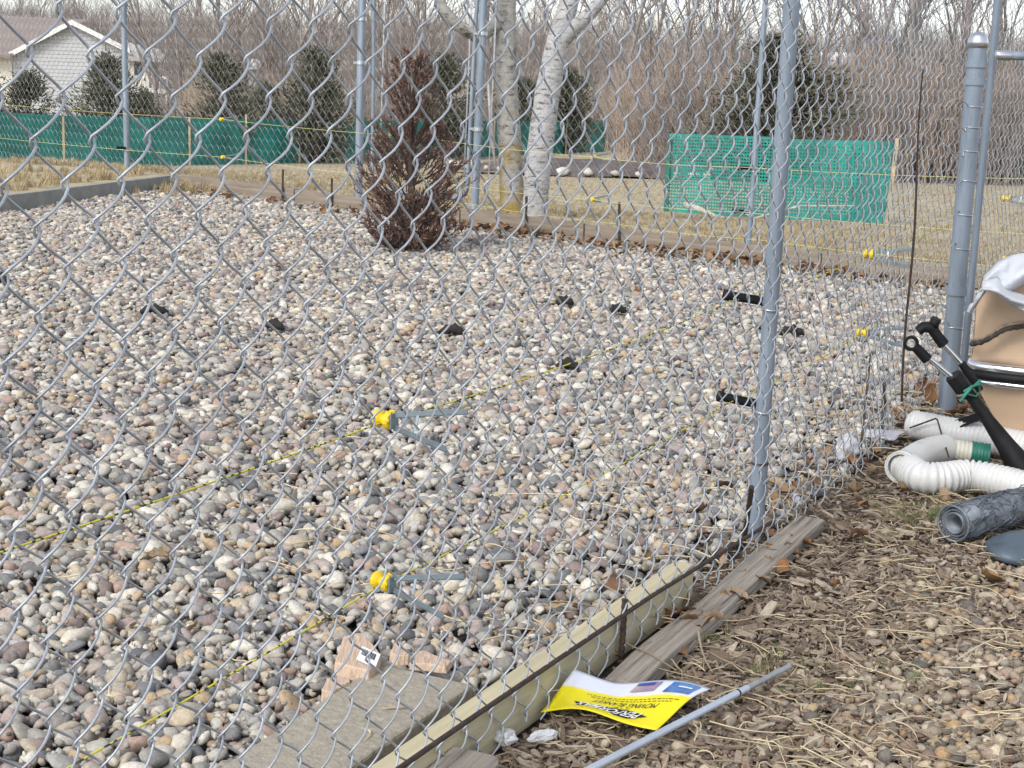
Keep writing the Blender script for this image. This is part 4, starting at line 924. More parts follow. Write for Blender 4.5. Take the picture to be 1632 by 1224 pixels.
for a, b_, y_ in (((1467, 556), (1523, 603), YA), ((1494, 538), (1537, 583), YA + .05)):
    pass
MAT['steel'] = mat('polished_steel', (.7, .7, .7), .2, 1.)
for (a, b_, y_) in (((1476, 567), (1524, 607), YA), ((1503, 548), (1536, 584), YA + .05)):
    q = MB(); q.tube([Dp(*a, y_), Dp(*b_, y_)], .0075, 12); q.build('pole', MAT['steel'], cf, True)
q = MB(); q.tube([Dp(1459, 553, YA), Dp(1478, 573, YA)], [.013, .0155], 10); q.build('pole_socket', MAT['black'], cf, True)
q = MB(); c = Dp(1452, 547, YA); q.tube([c + np.array([math.cos(a) * .0165, 0, math.sin(a) * .0165]) for a in np.linspace(0, 2 * PI, 22)], .0048, 8); q.build('eye_fitting', MAT['black'], cf, True)
q = MB(); q.tube([Dp(1485, 524, YA + .05), Dp(1504, 549, YA + .05)], [.014, .016], 10); q.build('pole_socket', MAT['black'], cf, True)
q = MB(); q.tube([Dp(1463, 528, YA + .05), Dp(1472, 521, YA + .05), Dp(1484, 522, YA + .05), Dp(1490, 528, YA + .05)], [.013, .015, .016, .014], 10); q.lathe(Dp(1486, 522, YA + .05), [(.010, 0), (.014, 0), (.014, .028), (.011, .028)], 12, (.3, -.2, 1)); q.build('elbow_fitting', MAT['black'], cf, True)
q = MB(); r = random.Random(3)
for k_ in range(3): q.tube([Dp(1530 + 3 * k_, 640 - 8 * k_, YA - .03), Dp(1545 + 2 * k_, 622 - 3 * k_, YA - .035), Dp(1562, 612 + 3 * (k_ - 2), YA - .01)], .0035, 6)
q.tube([Dp(1560, 612, YA - .02), Dp(1562, 624, YA), Dp(1555, 632, YA - .02), Dp(1542, 628, YA - .03)], .003, 6)
q.build('green_cord', MAT['green_pl'], cf, True)

# ------------------------------------------------------------------ woody plants
def bark_mat(name, base, dark, sc=(1, 1, 3.5), lo=.44, hi=.6, moss=None):
    m = bpy.data.materials.new(name); m.use_nodes = True; N, L = m.node_tree.nodes, m.node_tree.links; b = N['Principled BSDF']; b.inputs['Roughness'].default_value = .9
    tc = N.new('ShaderNodeTexCoord'); mp = N.new('ShaderNodeMapping'); mp.inputs['Scale'].default_value = sc; L.new(tc.outputs['Object'], mp.inputs['Vector'])
    nz = N.new('ShaderNodeTexNoise'); nz.inputs['Scale'].default_value = 14; nz.inputs['Detail'].default_value = 8; nz.inputs['Roughness'].default_value = .7; L.new(mp.outputs[0], nz.inputs['Vector'])
    cr = N.new('ShaderNodeValToRGB'); e = cr.color_ramp.elements; e[0].position = lo; e[0].color = (*dark, 1); e[1].position = hi; e[1].color = (*base, 1); k_ = e.new((lo + hi) / 2 - .02); k_.color = (*[a * .75 for a in base], 1)
    L.new(nz.outputs['Fac'], cr.inputs['Fac']); colr = cr.outputs['Color']
    if moss:
        n2 = N.new('ShaderNodeTexNoise'); n2.inputs['Scale'].default_value = 5; n2.inputs['Detail'].default_value = 6; L.new(tc.outputs['Object'], n2.inputs['Vector'])
        sp_ = N.new('ShaderNodeSeparateXYZ'); L.new(tc.outputs['Object'], sp_.inputs[0]); ma = N.new('ShaderNodeMath'); ma.operation = 'MULTIPLY_ADD'; ma.inputs[1].default_value = -.42; L.new(sp_.outputs['Z'], ma.inputs[0]); L.new(n2.outputs['Fac'], ma.inputs[2])
        c2 = N.new('ShaderNodeValToRGB'); c2.color_ramp.elements[0].position = .28; c2.color_ramp.elements[1].position = .46; L.new(ma.outputs[0], c2.inputs['Fac'])
        mx = N.new('ShaderNodeMix'); mx.data_type = 'RGBA'; L.new(c2.outputs['Color'], mx.inputs['Factor']); L.new(colr, mx.inputs['A']); mx.inputs['B'].default_value = (*moss, 1); colr = mx.outputs['Result']
    L.new(colr, b.inputs['Base Color'])
    bp = N.new('ShaderNodeBump'); bp.inputs['Strength'].default_value = .5; bp.inputs['Distance'].default_value = .01; L.new(nz.outputs['Fac'], bp.inputs['Height']); L.new(bp.outputs['Normal'], b.inputs['Normal'])
    return m
MAT['birch'] = bark_mat('birch_bark', (.46, .45, .44), (.09, .082, .078), (1, 1, 3.6), .38, .56)
MAT['birch2'] = bark_mat('lichen_birch_bark', (.40, .38, .34), (.11, .095, .08), (1, 1, 2.2), .38, .54, moss=(.33, .23, .06))
MAT['twig'] = mat('bare_twig', (.225, .19, .172), .95, var=.35, scale=3)  # colour lightened and greyed to suggest distant haze
MAT['twig2'] = mat('grey_bare_wood', (.24, .21, .19), .95, var=.3, scale=3)
MAT['twig_tan'] = mat('tan_brush', (.33, .25, .19), .95, var=.3, scale=2)
def rot_to(d, ang, az):
    d = np.array(d) / np.linalg.norm(d); q_ = np.array([0, 0, 1.]) if abs(d[2]) < .9 else np.array([1., 0, 0]); a = np.cross(d, q_); a /= np.linalg.norm(a); b_ = np.cross(d, a)
    return d * math.cos(ang) + (a * math.cos(az) + b_ * math.sin(az)) * math.sin(ang)
def grow(mb_t, mb_c, p, d, L_, r_, lev, rng, nch=(5, 5, 4), wob=.18, upb=.25, minr=.003, spread=(.5, .9)):
    n_ = 6 if lev == 0 else 4 if lev == 1 else 3; pts = [np.array(p, float)]; d = np.array(d, float); ds = [d]
    for i in range(n_):
        d = d + np.array([rng.gauss(0, wob), rng.gauss(0, wob), rng.gauss(0, wob * .6) + upb * .3]); d /= np.linalg.norm(d); pts.append(pts[-1] + d * L_ / n_); ds.append(d)
    rad = [max(minr, r_ * (1 - .75 * i / n_)) for i in range(n_ + 1)]
    (mb_t if lev == 0 else mb_c).tube(pts, rad, 7 if lev == 0 else 4 if lev == 1 else 3, caps=False)
    if lev >= len(nch): return
    for k_ in range(nch[lev]):
        t = (.25 if lev == 0 else .2) + (.75 if lev == 0 else .8) * (k_ + rng.random() * .8) / nch[lev]; x = min(n_ - .01, t * n_); i = int(x); q_ = x - i
        st_ = pts[i] * (1 - q_) + pts[i + 1] * q_; dd_ = rot_to(ds[i], rng.uniform(*spread), rng.uniform(0, 6.28))
        grow(mb_t, mb_c, st_, dd_, L_ * rng.uniform(.42, .68) * (1 - .35 * t), rad[i] * rng.uniform(.45, .65), lev + 1, rng, nch, wob, upb, minr, spread)
def tree_meshes(seed, H_, r_, mt, mc, nch=(9, 6, 5), lean=0., **kw):
    rng = random.Random(seed); a, b_ = MB(), MB(); grow(a, b_, (0, 0, -.1), (lean, 0, 1), H_, r_, 0, rng, nch, **kw); return a.mesh('trunk', mt, True), b_.mesh('crown', mc)
def place_tree(name, label, meshes, loc, sc, rz, group=None, cat='tree'):
    t = thing(name, label, cat, group, tuple(loc), rz); t.scale = (sc, sc, sc); obj('trunk', meshes[0], t); obj('crown', meshes[1], t); return t

# the two birches behind the back border
def birch(name, label, path, rads, m, limbs, seed):
    P_ = [np.array(p) for p in path]; o_ = P_[0].copy(); t = thing(name, label, 'tree', loc=tuple(o_)); q = MB(); dense, rr_ = [], []
    for i in range(len(P_) - 1):
        for u in np.linspace(0, 1, 10, endpoint=False):
            dense.append(P_[i] * (1 - u) + P_[i + 1] * u - o_); rr_.append((rads[i] * (1 - u) + rads[i + 1] * u) * (1 + .06 * noise.noise(Vector((u * 3 + i * 3, seed, 0)))))
    dense.append(P_[-1] - o_); rr_.append(rads[-1]); q.tube(dense, rr_, 18); tr_ = q.build('trunk', m, t, True)
    rng = random.Random(seed); cr_, dummy = MB(), MB()
    for (a, pts, r1) in limbs: 
        q = MB(); pp = [np.array(x) - o_ for x in pts]; q.tube(pp, np.linspace(r1, r1 * .45, len(pp)), 10); q.build('limb', m, t, True); 
        for k_ in range(6): grow(cr_, cr_, pp[-1] if k_ < 2 else pp[-2] * .5 + pp[-1] * .5, rot_to(pp[-1] - pp[-2], rng.uniform(.1, .8), rng.uniform(0, 6.28)), rng.uniform(.8, 1.6), r1 * .35, 1, rng, (5, 5, 4), .15, .2, .003)
    for k_ in range(8): grow(cr_, cr_, dense[-1] * (1 - .08 * k_ * .3), rot_to(dense[-1] - dense[-5], rng.uniform(.1, .7), rng.uniform(0, 6.28)), rng.uniform(1, 2), rads[-1] * .5, 1, rng, (5, 5, 4), .15, .2, .003)
    cr_.build('crown', MAT['twig2'], t); return t, tr_
y1 = 10.3; y2 = 10.0
birch('birch_tree', 'leaning white birch trunk that forks to the right', [D(851, 352, y2), D(858, 260, y2), D(872, 150, y2), D(888, 70, y2), D(905, 10, y2 + .05), D(925, -70, y2 + .1), D(940, -260, y2 + .2)], [.084, .086, .083, .074, .064, .052, .04], MAT['birch'],
      [(0, [D(893, 66, y2), D(915, 45, y2 - .05), D(940, 22, y2 - .1), D(962, -4, y2 - .12), D(985, -50, y2 - .15), D(1000, -120, y2 - .2)], .055)], 3)
b2, b2t = birch('birch_tree', 'upright grey lichen stained birch trunk left of the white one', [D(818, 345, y1), D(814, 270, y1), D(808, 150, y1), D(806, 60, y1), D(808, 0, y1), D(812, -100, y1), D(818, -300, y1)], [.088, .080, .075, .068, .06, .05, .04], MAT['birch2'],
      [(0, [D(806, 30, y1), D(760, 60, y1 - .1), D(728, 40, y1 - .15), D(705, 12, y1 - .2), D(690, -30, y1 - .2), D(670, -90, y1 - .2)], .05)], 5)
q = MB(); pk = [D(778, 130, y1 - .02), D(782, 180, y1 - .06), D(783, 215, y1 - .08), D(787, 245, y1 - .06), D(789, 268, y1 - .04)]; base_ = np.array(b2.location)
q.tube([p - base_ for p in pk], [.02, .03, .034, .02, .004], 8, squash=.45); q.build('peeled_bark', mat('pale_peeled_bark', (.62, .59, .56), .8, var=.1), b2, True)

# dead brown juniper in the gravel
MAT['dead'] = mat('dead_needles', (.075, .04, .03), .95, ramp=[(.3, (.085, .056, .05)), (.5, (.17, .105, .088)), (.68, (.27, .145, .095))], scale=5, detail=10)
MAT['deadwood'] = mat('dead_stem', (.07, .05, .04), .95, var=.3)
bc = G(652, 398); bush = thing('dead_juniper', 'dead reddish brown upright juniper bush in the gravel', 'bush', loc=(bc[0], bc[1], 0)); sc1 = bc[1] / F; rng = random.Random(12)
def bush_half(z):      # half width in metres at height z
    pts = [(0, 60), (.10, 76), (.25, 88), (.42, 92), (.56, 74), (.73, 54), (.9, 46), (1.03, 34), (1.14, 14)]
    return np.interp(z, [p[0] for p in pts], [p[1] for p in pts]) * sc1
st_, nd = MB(), MB()
st_.tube([(0, 0, -.05), (.01, 0, .3), (-.01, 0, .7), (.03, 0, 1.08)], [.028, .022, .014, .004], 7)
def spray(o, d_, L_):
    """a foliage spray: a twig with many short scale-leaf slivers"""
    pts = [np.array(o)]; d_ = np.array(d_) / np.linalg.norm(d_)
    for i in range(5): d_ = d_ + np.array([rng.gauss(0, .12), rng.gauss(0, .12), .10]); d_ /= np.linalg.norm(d_); pts.append(pts[-1] + d_ * L_ / 5)
    st_.tube(pts, np.linspace(.004, .0012, 6), 3, caps=False)
    for k_ in range(int(16 + L_ * 70)):
        x = rng.random() ** .7 * 4.99; i = int(x); p = pts[i] + (pts[i + 1] - pts[i]) * (x - i); e = rot_to(d_, rng.uniform(.3, 1.1), rng.uniform(0, 6.28)); l = rng.uniform(.012, .035); w = np.cross(e, (rng.gauss(0, 1), rng.gauss(0, 1), rng.gauss(0, 1))); w = w / (np.linalg.norm(w) + 1e-9) * .0035
        nd.add([p - w, p + w, p + e * l + w * .5, p + e * l - w * .5], [(0, 1, 2, 3)])
for k_ in range(580):
    z = 1.10 * rng.random() ** 1.6; a = rng.uniform(0, 6.28); hw = bush_half(z); r_in = hw * rng.uniform(.15, .75); L_ = max(.08, hw * rng.uniform(.3, .75)); spray((math.cos(a) * r_in, math.sin(a) * r_in, max(.02, z - .05)), (math.cos(a), math.sin(a), rng.uniform(.3, 1.4)), L_)
for k_ in range(40): a = rng.uniform(0, 6.28); z = rng.uniform(.05, .9); hw = bush_half(z); st_.tube([(0, 0, z * .8), (math.cos(a) * hw * .5, math.sin(a) * hw * .5, z), (math.cos(a) * hw * .95, math.sin(a) * hw * .95, z + .1)], [.008, .005, .002], 4, caps=False)
st_.build('stems', MAT['deadwood'], bush); nd.build('dead_foliage', MAT['dead'], bush)

# ------------------------------------------------------------------ green plastic mesh fences
MAT['net_dark'] = mat('dark_green_netting', (.012, .20, .17), .55, var=.35, scale=1.4)
MAT['net'] = mat('green_netting', (.010, .235, .195), .5, var=.35, scale=2.2)
MAT['lath'] = mat('wooden_lath', (.45, .37, .25), .9, var=.2, scale=6)
def netting(mb, A_, B_, hgt, cell_x, cell_z, wx, wz, thick=.006, wav=.02, skip=None, both=True):
    A_, B_ = np.array(A_, float), np.array(B_, float); L_ = np.linalg.norm((B_ - A_)[:2]); d_ = (B_ - A_) / L_; nrm = np.array([-d_[1], d_[0], 0])
    nx = int(L_ / cell_x); nzz = int(hgt / cell_z); f_ = lambda s, z: A_ + d_ * s + np.array([0, 0, z]) + nrm * (wav * math.sin(s * 2.3 + z) + wav * .5 * math.sin(s * 6.1))
    seg = max(8, int(L_ / .25))
    for j in range(nzz + 1):
        z = j * hgt / nzz; w = wz * (1.7 if j in (0, nzz) else 1)
        for i in range(seg): a, b_ = L_ * i / seg, L_ * (i + 1) / seg; mb.quad(f_(a, z - w / 2), f_(b_, z - w / 2), f_(b_, z + w / 2), f_(a, z + w / 2))
    if both:
        for i in range(nx + 1):
            s = i * L_ / nx
            mb.quad(f_(s - wx / 2, 0), f_(s + wx / 2, 0), f_(s + wx / 2, hgt), f_(s - wx / 2, hgt))
def gnd(px, py, Y): return D(px, py, Y)
# long one on the left: built in spans between laths, each span a little different
gl = thing('green_netting_fence', 'long dark green plastic netting fence across the far lawn', 'fence')
laths = [-260, 100, 302, 392, 478, 550, 622, 700, 790, 905, 938, 968]
def glpos(px):
    u = np.clip(px / 970., -.4, 1); Yg = 1 / ((1 - u) / 22.8 + u / 39.6); x = D(px, 150, Yg)[0]; return np.array([x, Yg, float(TH(x, Yg))])
tops = []
for i in range(len(laths) - 1):
    a, b_ = glpos(laths[i]), glpos(laths[i + 1]); q = MB(); netting(q, a + np.array([0, .03, .03]), b_ + np.array([0, .03, .03]), .75, .055, .030, .040 , .0285, wav=.03)
    q.build('netting_span', MAT['net_dark'], gl)
    q = MB(); w = .035; q.box(a + np.array([-w / 2, -.03, -.1]), (w, 0, 0), (0, .02, 0), (.01 * math.sin(i * 3), 0, .95 + .06 * math.sin(i * 5))); q.build('lath', MAT['lath'], gl)
gr = thing('green_netting_screen', 'bright green see-through plastic netting panel on the lawn at right', 'fence')
def gpos(px, Yg): x = D(px, 150, Yg)[0]; return np.array([x, Yg, float(TH(x, Yg))])
pa_, pm_, pb_ = D(1060, 335, 14.2), D(1237, 346, 13.6), D(1411, 352, 13.4)
netz = .67
for a, b_, wx, wz in ((pa_, pm_, .010, .015), (pm_, pb_, .015, .0205)):
    q = MB(); netting(q, a, b_, netz + (.0 if a is pm_ else .02), .027, .030, wx, wz, wav=.022); q.build('netting_span', MAT['net'], gr)
for p, l_, zt in ((pa_, 0, .70), (pm_, 1, .85), (pb_, 2, .74)):
    q = MB(); q.box(p + np.array([-.016, -.03, -.12]), (.032, 0, 0), (0, .018, 0), (0.02 * l_, 0, zt + .1)); q.build('lath', MAT['lath'] if l_ else MAT['green_pl'], gr)
# folded double layer at the panel's right end
q = MB(); netting(q, pb_ + (pm_ - pb_) * .34 + np.array([0, -.03, 0]), pb_ + np.array([0, -.03, 0]), netz, .03, .036, .022, .026, wav=.03); q.build('netting_fold', MAT['net'], gr)
# pale branch lying along the panel's foot
MAT['dead_branch'] = mat('pale_dead_branch', (.45, .42, .37), .9, var=.3, scale=20)
q = MB(); q.tube([D(1092, 326, 13.4), D(1112, 332, 13.3), D(1140, 345, 13.2), D(1165, 350, 13.2), D(1200, 354, 13.2)], [.03, .025, .02, .015, .01], 8); q.tube([D(1190, 352, 13.2), D(1230, 340, 13.1), D(1275, 328, 13.1), D(1365, 328, 13.0)], [.012, .012, .01, .006], 6)
tag(q.build('fallen_branch', MAT['dead_branch'], None, True), 'pale dead branch lying along the foot of the green panel', 'branch')

# mulch bed edged with stones beyond the birches
MAT['mulch'] = mat('dark_mulch', (.07, .055, .05), .95, c2=(.15, .12, .11), scale=6, bump=1., bscale=9)
mc_ = gpos(960, 24.5); v, f = [(0, 0, .14)], []; n_ = 22
for rr_, zz in ((.35, .12), (.7, .07), (1., -.06)):
    for k_ in range(n_): a = 2 * PI * k_ / n_; v.append((rr_ * 2.4 * math.cos(a), rr_ * .9 * math.sin(a), zz + .02 * math.sin(k_ * 2.3)))
f = [(0, 1 + k_, 1 + (k_ + 1) % n_) for k_ in range(n_)]
for rr_ in range(2): f += [(1 + rr_ * n_ + k_, 1 + (rr_ + 1) * n_ + k_, 1 + (rr_ + 1) * n_ + (k_ + 1) % n_, 1 + rr_ * n_ + (k_ + 1) % n_) for k_ in range(n_)]
mulch = tag(MB().add(v, f).build('mulch_bed', MAT['mulch'], None, True, loc=(mc_[0], mc_[1], mc_[2] + .12)), 'low dark mulch bed ringed with pale stones behind the birches', 'bed')
r = np.random.RandomState(5)
EDGE_M = random_mat('pale_edge_stone', [(.55, .52, .47), (.48, .45, .41), (.58, .47, .34), (.40, .38, .36)], .85, .2, 6, .3)
for k_ in range(34):
    a = 2 * PI * k_ / 34 + r.normal(0, .04); o = obj('edge_stone', STONES[k_ % 26].copy() if k_ < 6 else bpy.data.meshes['stone'] if False else STONES[k_ % 26], mulch); o.material_slots[0].link = 'OBJECT'; o.material_slots[0].material = EDGE_M
    o.location = (2.4 * math.cos(a), .9 * math.sin(a), .0); s_ = r.uniform(.05, .10); o.scale = (s_, s_, s_); o.rotation_euler = (0, 0, r.uniform(0, 6))

# ------------------------------------------------------------------ evergreens behind the netting
EV_C = [(.05, .06, .035), (.07, .08, .045), (.035, .045, .03), (.085, .085, .05)]
MAT['evergreen'] = mat('juniper_green', (.04, .05, .03), .9, ramp=[(.3, (.05, .054, .036)), (.5, (.105, .105, .07)), (.7, (.18, .165, .11))], scale=3, detail=8)
def evergreen(seed, H_, R_, taper=1., nb=560):
    rng = random.Random(seed); t, c = MB(), MB(); t.tube([(0, 0, -.2), (0, 0, H_ * .5), (0, 0, H_ * .95)], [R_ * .09, R_ * .06, .01], 6)
    for k_ in range(nb):
        z = H_ * rng.random() ** 1.1; a = rng.uniform(0, 6.28); u = z / H_; hw = R_ * min(1, .55 + u * 2.2) * (1 - u ** (1.5 * taper)) ** .8 * (.72 + .38 * math.sin(a * 3 + seed) * math.sin(u * 8 + seed) + rng.uniform(-.22, .3)) + .05
        gap = noise.noise(Vector((math.cos(a) * 1.6, math.sin(a) * 1.6, u * 4.5 + seed * 3)))
        if gap > .12: continue
        hw *= 1 - .5 * gap
        o = np.array([0, 0, z]); e = np.array([math.cos(a), math.sin(a), rng.uniform(.3, 1.5)]); r1 = hw * rng.uniform(.75, 1.1); tip = o + np.array([math.cos(a) * r1, math.sin(a) * r1, r1 * .5 * e[2]]); 
        if k_ % 3 == 0: t.tube([o, (o + tip) / 2 - np.array([0, 0, .02]), tip], [.02, .012, .004], 3, caps=False)
        for m_ in range(12):
            q_ = rng.uniform(.4, 1.1); p = o + (tip - o) * q_ + np.array([rng.gauss(0, .09), rng.gauss(0, .09), rng.gauss(0, .09)]) * R_; dd_ = rot_to(e / np.linalg.norm(e), rng.uniform(0, .9), rng.uniform(0, 6.28)); l = rng.uniform(.06, .2) * R_; w = np.cross(dd_, (rng.gauss(0, 1), rng.gauss(0, 1), rng.gauss(0, 1))); w = w / (np.linalg.norm(w) + 1e-9) * .026 * R_
            c.add([p - w, p + w, p + dd_ * l], [(0, 1, 2)])
    return t.mesh('trunk', MAT['deadwood']), c.mesh('foliage', MAT['evergreen'])
EV = [evergreen(i, 2.2, .95) for i in range(3)] + [evergreen(7, 3.4, .85, 1.6, 1300)]
def ev_at(px, Yg, k_, top, label, wide=1., H0=2.2):
    p = gpos(px, Yg); zt = D(px, top, Yg)[2] - p[2]; t = thing('evergreen', label, 'tree', 'evergreens', tuple(p), random.Random(px).uniform(0, 6)); t.scale = (zt / H0 * wide, zt / H0 * wide, zt / H0); obj('trunk', EV[k_][0], t); obj('foliage', EV[k_][1], t)
for a in ((-25, 26, 1, 118, 'dark evergreen cut by the left edge behind the green netting'), (45, 27, 0, 122, 'low bushy evergreen before the pale gable wall'), (172, 26, 2, 98, 'loose evergreen before the right corner of the gable house'), (232, 30, 1, 150, 'small evergreen under the far deck'),
          (352, 28, 0, 96, 'broad evergreen left of the centre of the green netting'), (420, 32, 1, 140, 'smaller evergreen between two broad ones behind the netting'), (505, 29, 2, 88, 'dense evergreen behind the netting left of the gate posts'), (708, 33, 0, 96, 'evergreen glimpsed between the gate posts'), (905, 38, 1, 120, 'evergreen showing right of the leaning birch'), (833, 37, 0, 130, 'evergreen glimpsed between the two birches')):
    ev_at(*a)
ev_at(1242, 24, 3, 62, 'tall dark evergreen behind the green panel', 1.9, 3.4)

# ------------------------------------------------------------------ houses in the dip
MAT['siding'] = mat('shade_grey_siding', (.45, .455, .46), .85, var=.05, scale=3); MAT['siding_c'] = mat('cream_siding', (.66, .62, .52), .85, var=.05)  # grey holds the gable's shade in its tone, cream the lit side wall
MAT['roof'] = mat('brown_shingle_roof', (.23, .19, .17), .95, var=.2, scale=10); MAT['trim'] = mat('white_trim', (.72, .71, .69), .7); MAT['pane'] = mat('window_glass', (.05, .06, .08), .15)
HY = 85.
hs = thing('gable_house', 'gable house with shade-grey end wall and brown roof far left', 'house', loc=tuple(D(100, 190, HY)))
HO = D(100, 190, HY); L0 = lambda px, py, y=HY: D(px, py, y) - HO
wl_, wr_, pk_ = L0(20, 88), L0(205, 80), L0(118, 37)
bz = -2.5; depth = np.array([-3.2, 9., 0.])
q = MB(); a, b_, c = np.array([wl_[0], 0, wl_[2]]), np.array([wr_[0], 0, wr_[2]]), np.array([pk_[0], 0, pk_[2]]); a0_, b0_ = np.array([a[0], 0, bz]), np.array([b_[0], 0, bz])
q.add([a0_, b0_, b_, c, a], [(0, 1, 2, 3, 4)]); q.add([b0_, b0_ + depth, b_ + depth, b_], [(0, 1, 2, 3)]); q.build('gable_wall', MAT['siding'], hs)
nl = int((c[2] - bz) / .2)
q = MB()
for i in range(nl):
    z = bz + .2 * i; 
    if z < a[2]: x0, x1 = a[0], b_[0]
    else: k_ = (z - a[2]) / (c[2] - a[2]); x0, x1 = a[0] + (c[0] - a[0]) * k_, b_[0] + (c[0] - b_[0]) * (z - b_[2]) / (c[2] - b_[2])
    q.box((x0 + .05, -.025, z), (x1 - x0 - .1, 0, 0), (0, .02, 0), (0, 0, .17))
tag(q.build('siding_boards', MAT['siding'], hs), kind='stuff')
wing = np.array([-7., -.6, 0]); q = MB(); q.add([a0_ + np.array([-.05, 0, 0]), a0_ + wing, a + wing + np.array([0, 0, -.1]), a + np.array([-.05, 0, -.1])], [(0, 1, 2, 3)]); q.build('side_wall', MAT['siding_c'], hs)
q = MB(); up2 = np.array([0, 0, .16]); ov = np.array([0, -.45, 0])
for s_, e_ in ((c, a + (a - c) * .06), (c, b_ + (b_ - c) * .06)):
    q.add([s_ + ov, e_ + ov, e_ + depth, s_ + depth, s_ + ov + up2, e_ + ov + up2, e_ + depth + up2, s_ + depth + up2], [(0, 3, 2, 1), (4, 5, 6, 7), (0, 1, 5, 4), (1, 2, 6, 5), (2, 3, 7, 6), (3, 0, 4, 7)])
rf = q.build('roof', MAT['roof'], hs); fix(rf)
q = MB()
for s_, e_ in ((c, a + (a - c) * .06), (c, b_ + (b_ - c) * .06)): q.add([s_ + ov * 1.06 - np.array([0, 0, .10]), e_ + ov * 1.06 - np.array([0, 0, .10]), e_ + ov * 1.06 + up2 * 1.1, s_ + ov * 1.06 + up2 * 1.1], [(0, 1, 2, 3)])
q.build('barge_board', MAT['trim'], rf)
q = MB(); w0 = a + np.array([.1, -.7, .02]); ridge = np.array([c[0] - .5, 4.5, c[2] + .3]); q.add([w0, w0 + wing * 1., np.array([ridge[0] - 7.5, ridge[1], ridge[2] + .1]), ridge], [(0, 1, 2, 3)]); q.add([w0 - np.array([0, 0, .2]), w0 + wing - np.array([0, 0, .2]), w0 + wing, w0], [(0, 1, 2, 3)]); q.build('wing_roof', MAT['roof'], hs)
# second house with a deck
h2 = thing('far_house', 'cream far house with a white railed deck right of the gable house', 'house', loc=tuple(D(240, 170, 110))); HO2 = D(240, 170, 110); L2 = lambda px, py, y=110.: D(px, py, y) - HO2
def slab2(mb, x0, y0_, x1, y1_, Y_, dep): a = L2(x0, y1_, Y_); b_ = L2(x1, y0_, Y_); mb.box((a[0], a[1], a[2]), (b_[0] - a[0], 0, 0), (0, dep, 0), (0, 0, b_[2] - a[2]))
q = MB(); slab2(q, 196, 88, 236, 200, 110, 6); q.build('wall', MAT['siding_c'], h2); q = MB(); slab2(q, 236, 92, 262, 200, 111, 6); q.build('wall', MAT['siding'], h2)
q = MB(); a, b_ = L2(190, 90, 109.5), L2(268, 94, 109.5); c, d_ = L2(198, 66, 114), L2(252, 78, 114); q.add([a, b_, d_, c], [(0, 1, 2, 3)]); q.add([a - np.array([0, 0, .25]), b_ - np.array([0, 0, .25]), b_, a], [(0, 1, 2, 3)]); q.build('roof', mat('pale_roof', (.45, .44, .44), .9, var=.1), h2)
q = MB(); slab2(q, 210, 143, 268, 147, 106, 3); q.build('deck', MAT['trim'], h2)
for px in range(212, 268, 6):
    q = MB(); slab2(q, px, 124, px + 1, 143, 106, .08); q.build('baluster', MAT['trim'], h2)
q = MB(); slab2(q, 210, 122, 268, 124.5, 106, .12); q.build('deck_rail', MAT['trim'], h2)
q = MB(); slab2(q, 214, 100, 226, 122, 109.9, .05); q.build('window', MAT['pane'], h2)
for px in (213, 240, 264): q = MB(); slab2(q, px, 147, px + 2, 200, 106, .2); q.build('deck_post', MAT['trim'], h2)
def shed(px0, px1, pt_, pbm, Y_, m, label, rm):
    o_ = D((px0 + px1) / 2, pbm, Y_); t = thing('distant_house', label, 'house', 'distant houses', tuple(o_)); q = MB(); a = D(px0, pbm, Y_) - o_; b_ = D(px1, pt_, Y_) - o_
    hgt = b_[2] - a[2]; q.box((a[0], 0, a[2] - 2), (b_[0] - a[0], 0, 0), (0, 6, 0), (0, 0, hgt * .55 + 2)); q.build('wall', m, t)
    q = MB(); z_ = a[2] + hgt * .55; w_ = b_[0] - a[0]; q.add([(a[0] - .3, -.5, z_), (b_[0] + .3, -.5, z_), (b_[0] + .3, 3, z_ + hgt * .5), (a[0] - .3, 3, z_ + hgt * .5), (b_[0] + .3, 6.5, z_), (a[0] - .3, 6.5, z_)], [(0, 1, 2, 3), (3, 2, 4, 5)]); q.build('roof', rm, t)
    for k_ in range(3): q = MB(); q.box((a[0] + w_ * (.15 + .28 * k_), -.04, a[2] + hgt * .1), (w_ * .1, 0, 0), (0, .03, 0), (0, 0, hgt * .25)); q.build('window', MAT['pane'], t)
snow = mat('pale_far_roof', (.62, .62, .63), .8)
shed(396, 470, 98, 128, 150, MAT['siding'], 'small pale roofed house far off above the netting', snow)
shed(545, 625, 100, 130, 160, MAT['siding'], 'pale roofed house far off behind the gate posts', snow)
shed(690, 745, 108, 132, 170, MAT['siding_c'], 'pale house far off behind the brown bush', snow)
shed(1300, 1430, 88, 132, 140, MAT['siding'], 'white house far off at right behind the bare trees', snow)
MAT['blue'] = mat('dull_blue_roof', (.15, .18, .27), .8); shed(1386, 1432, 58, 88, 130, MAT['blue'], 'blue roofed building far off at right', MAT['blue'])
shed(885, 930, 128, 150, 120, MAT['siding_c'], 'cream house far off between the birches', snow)

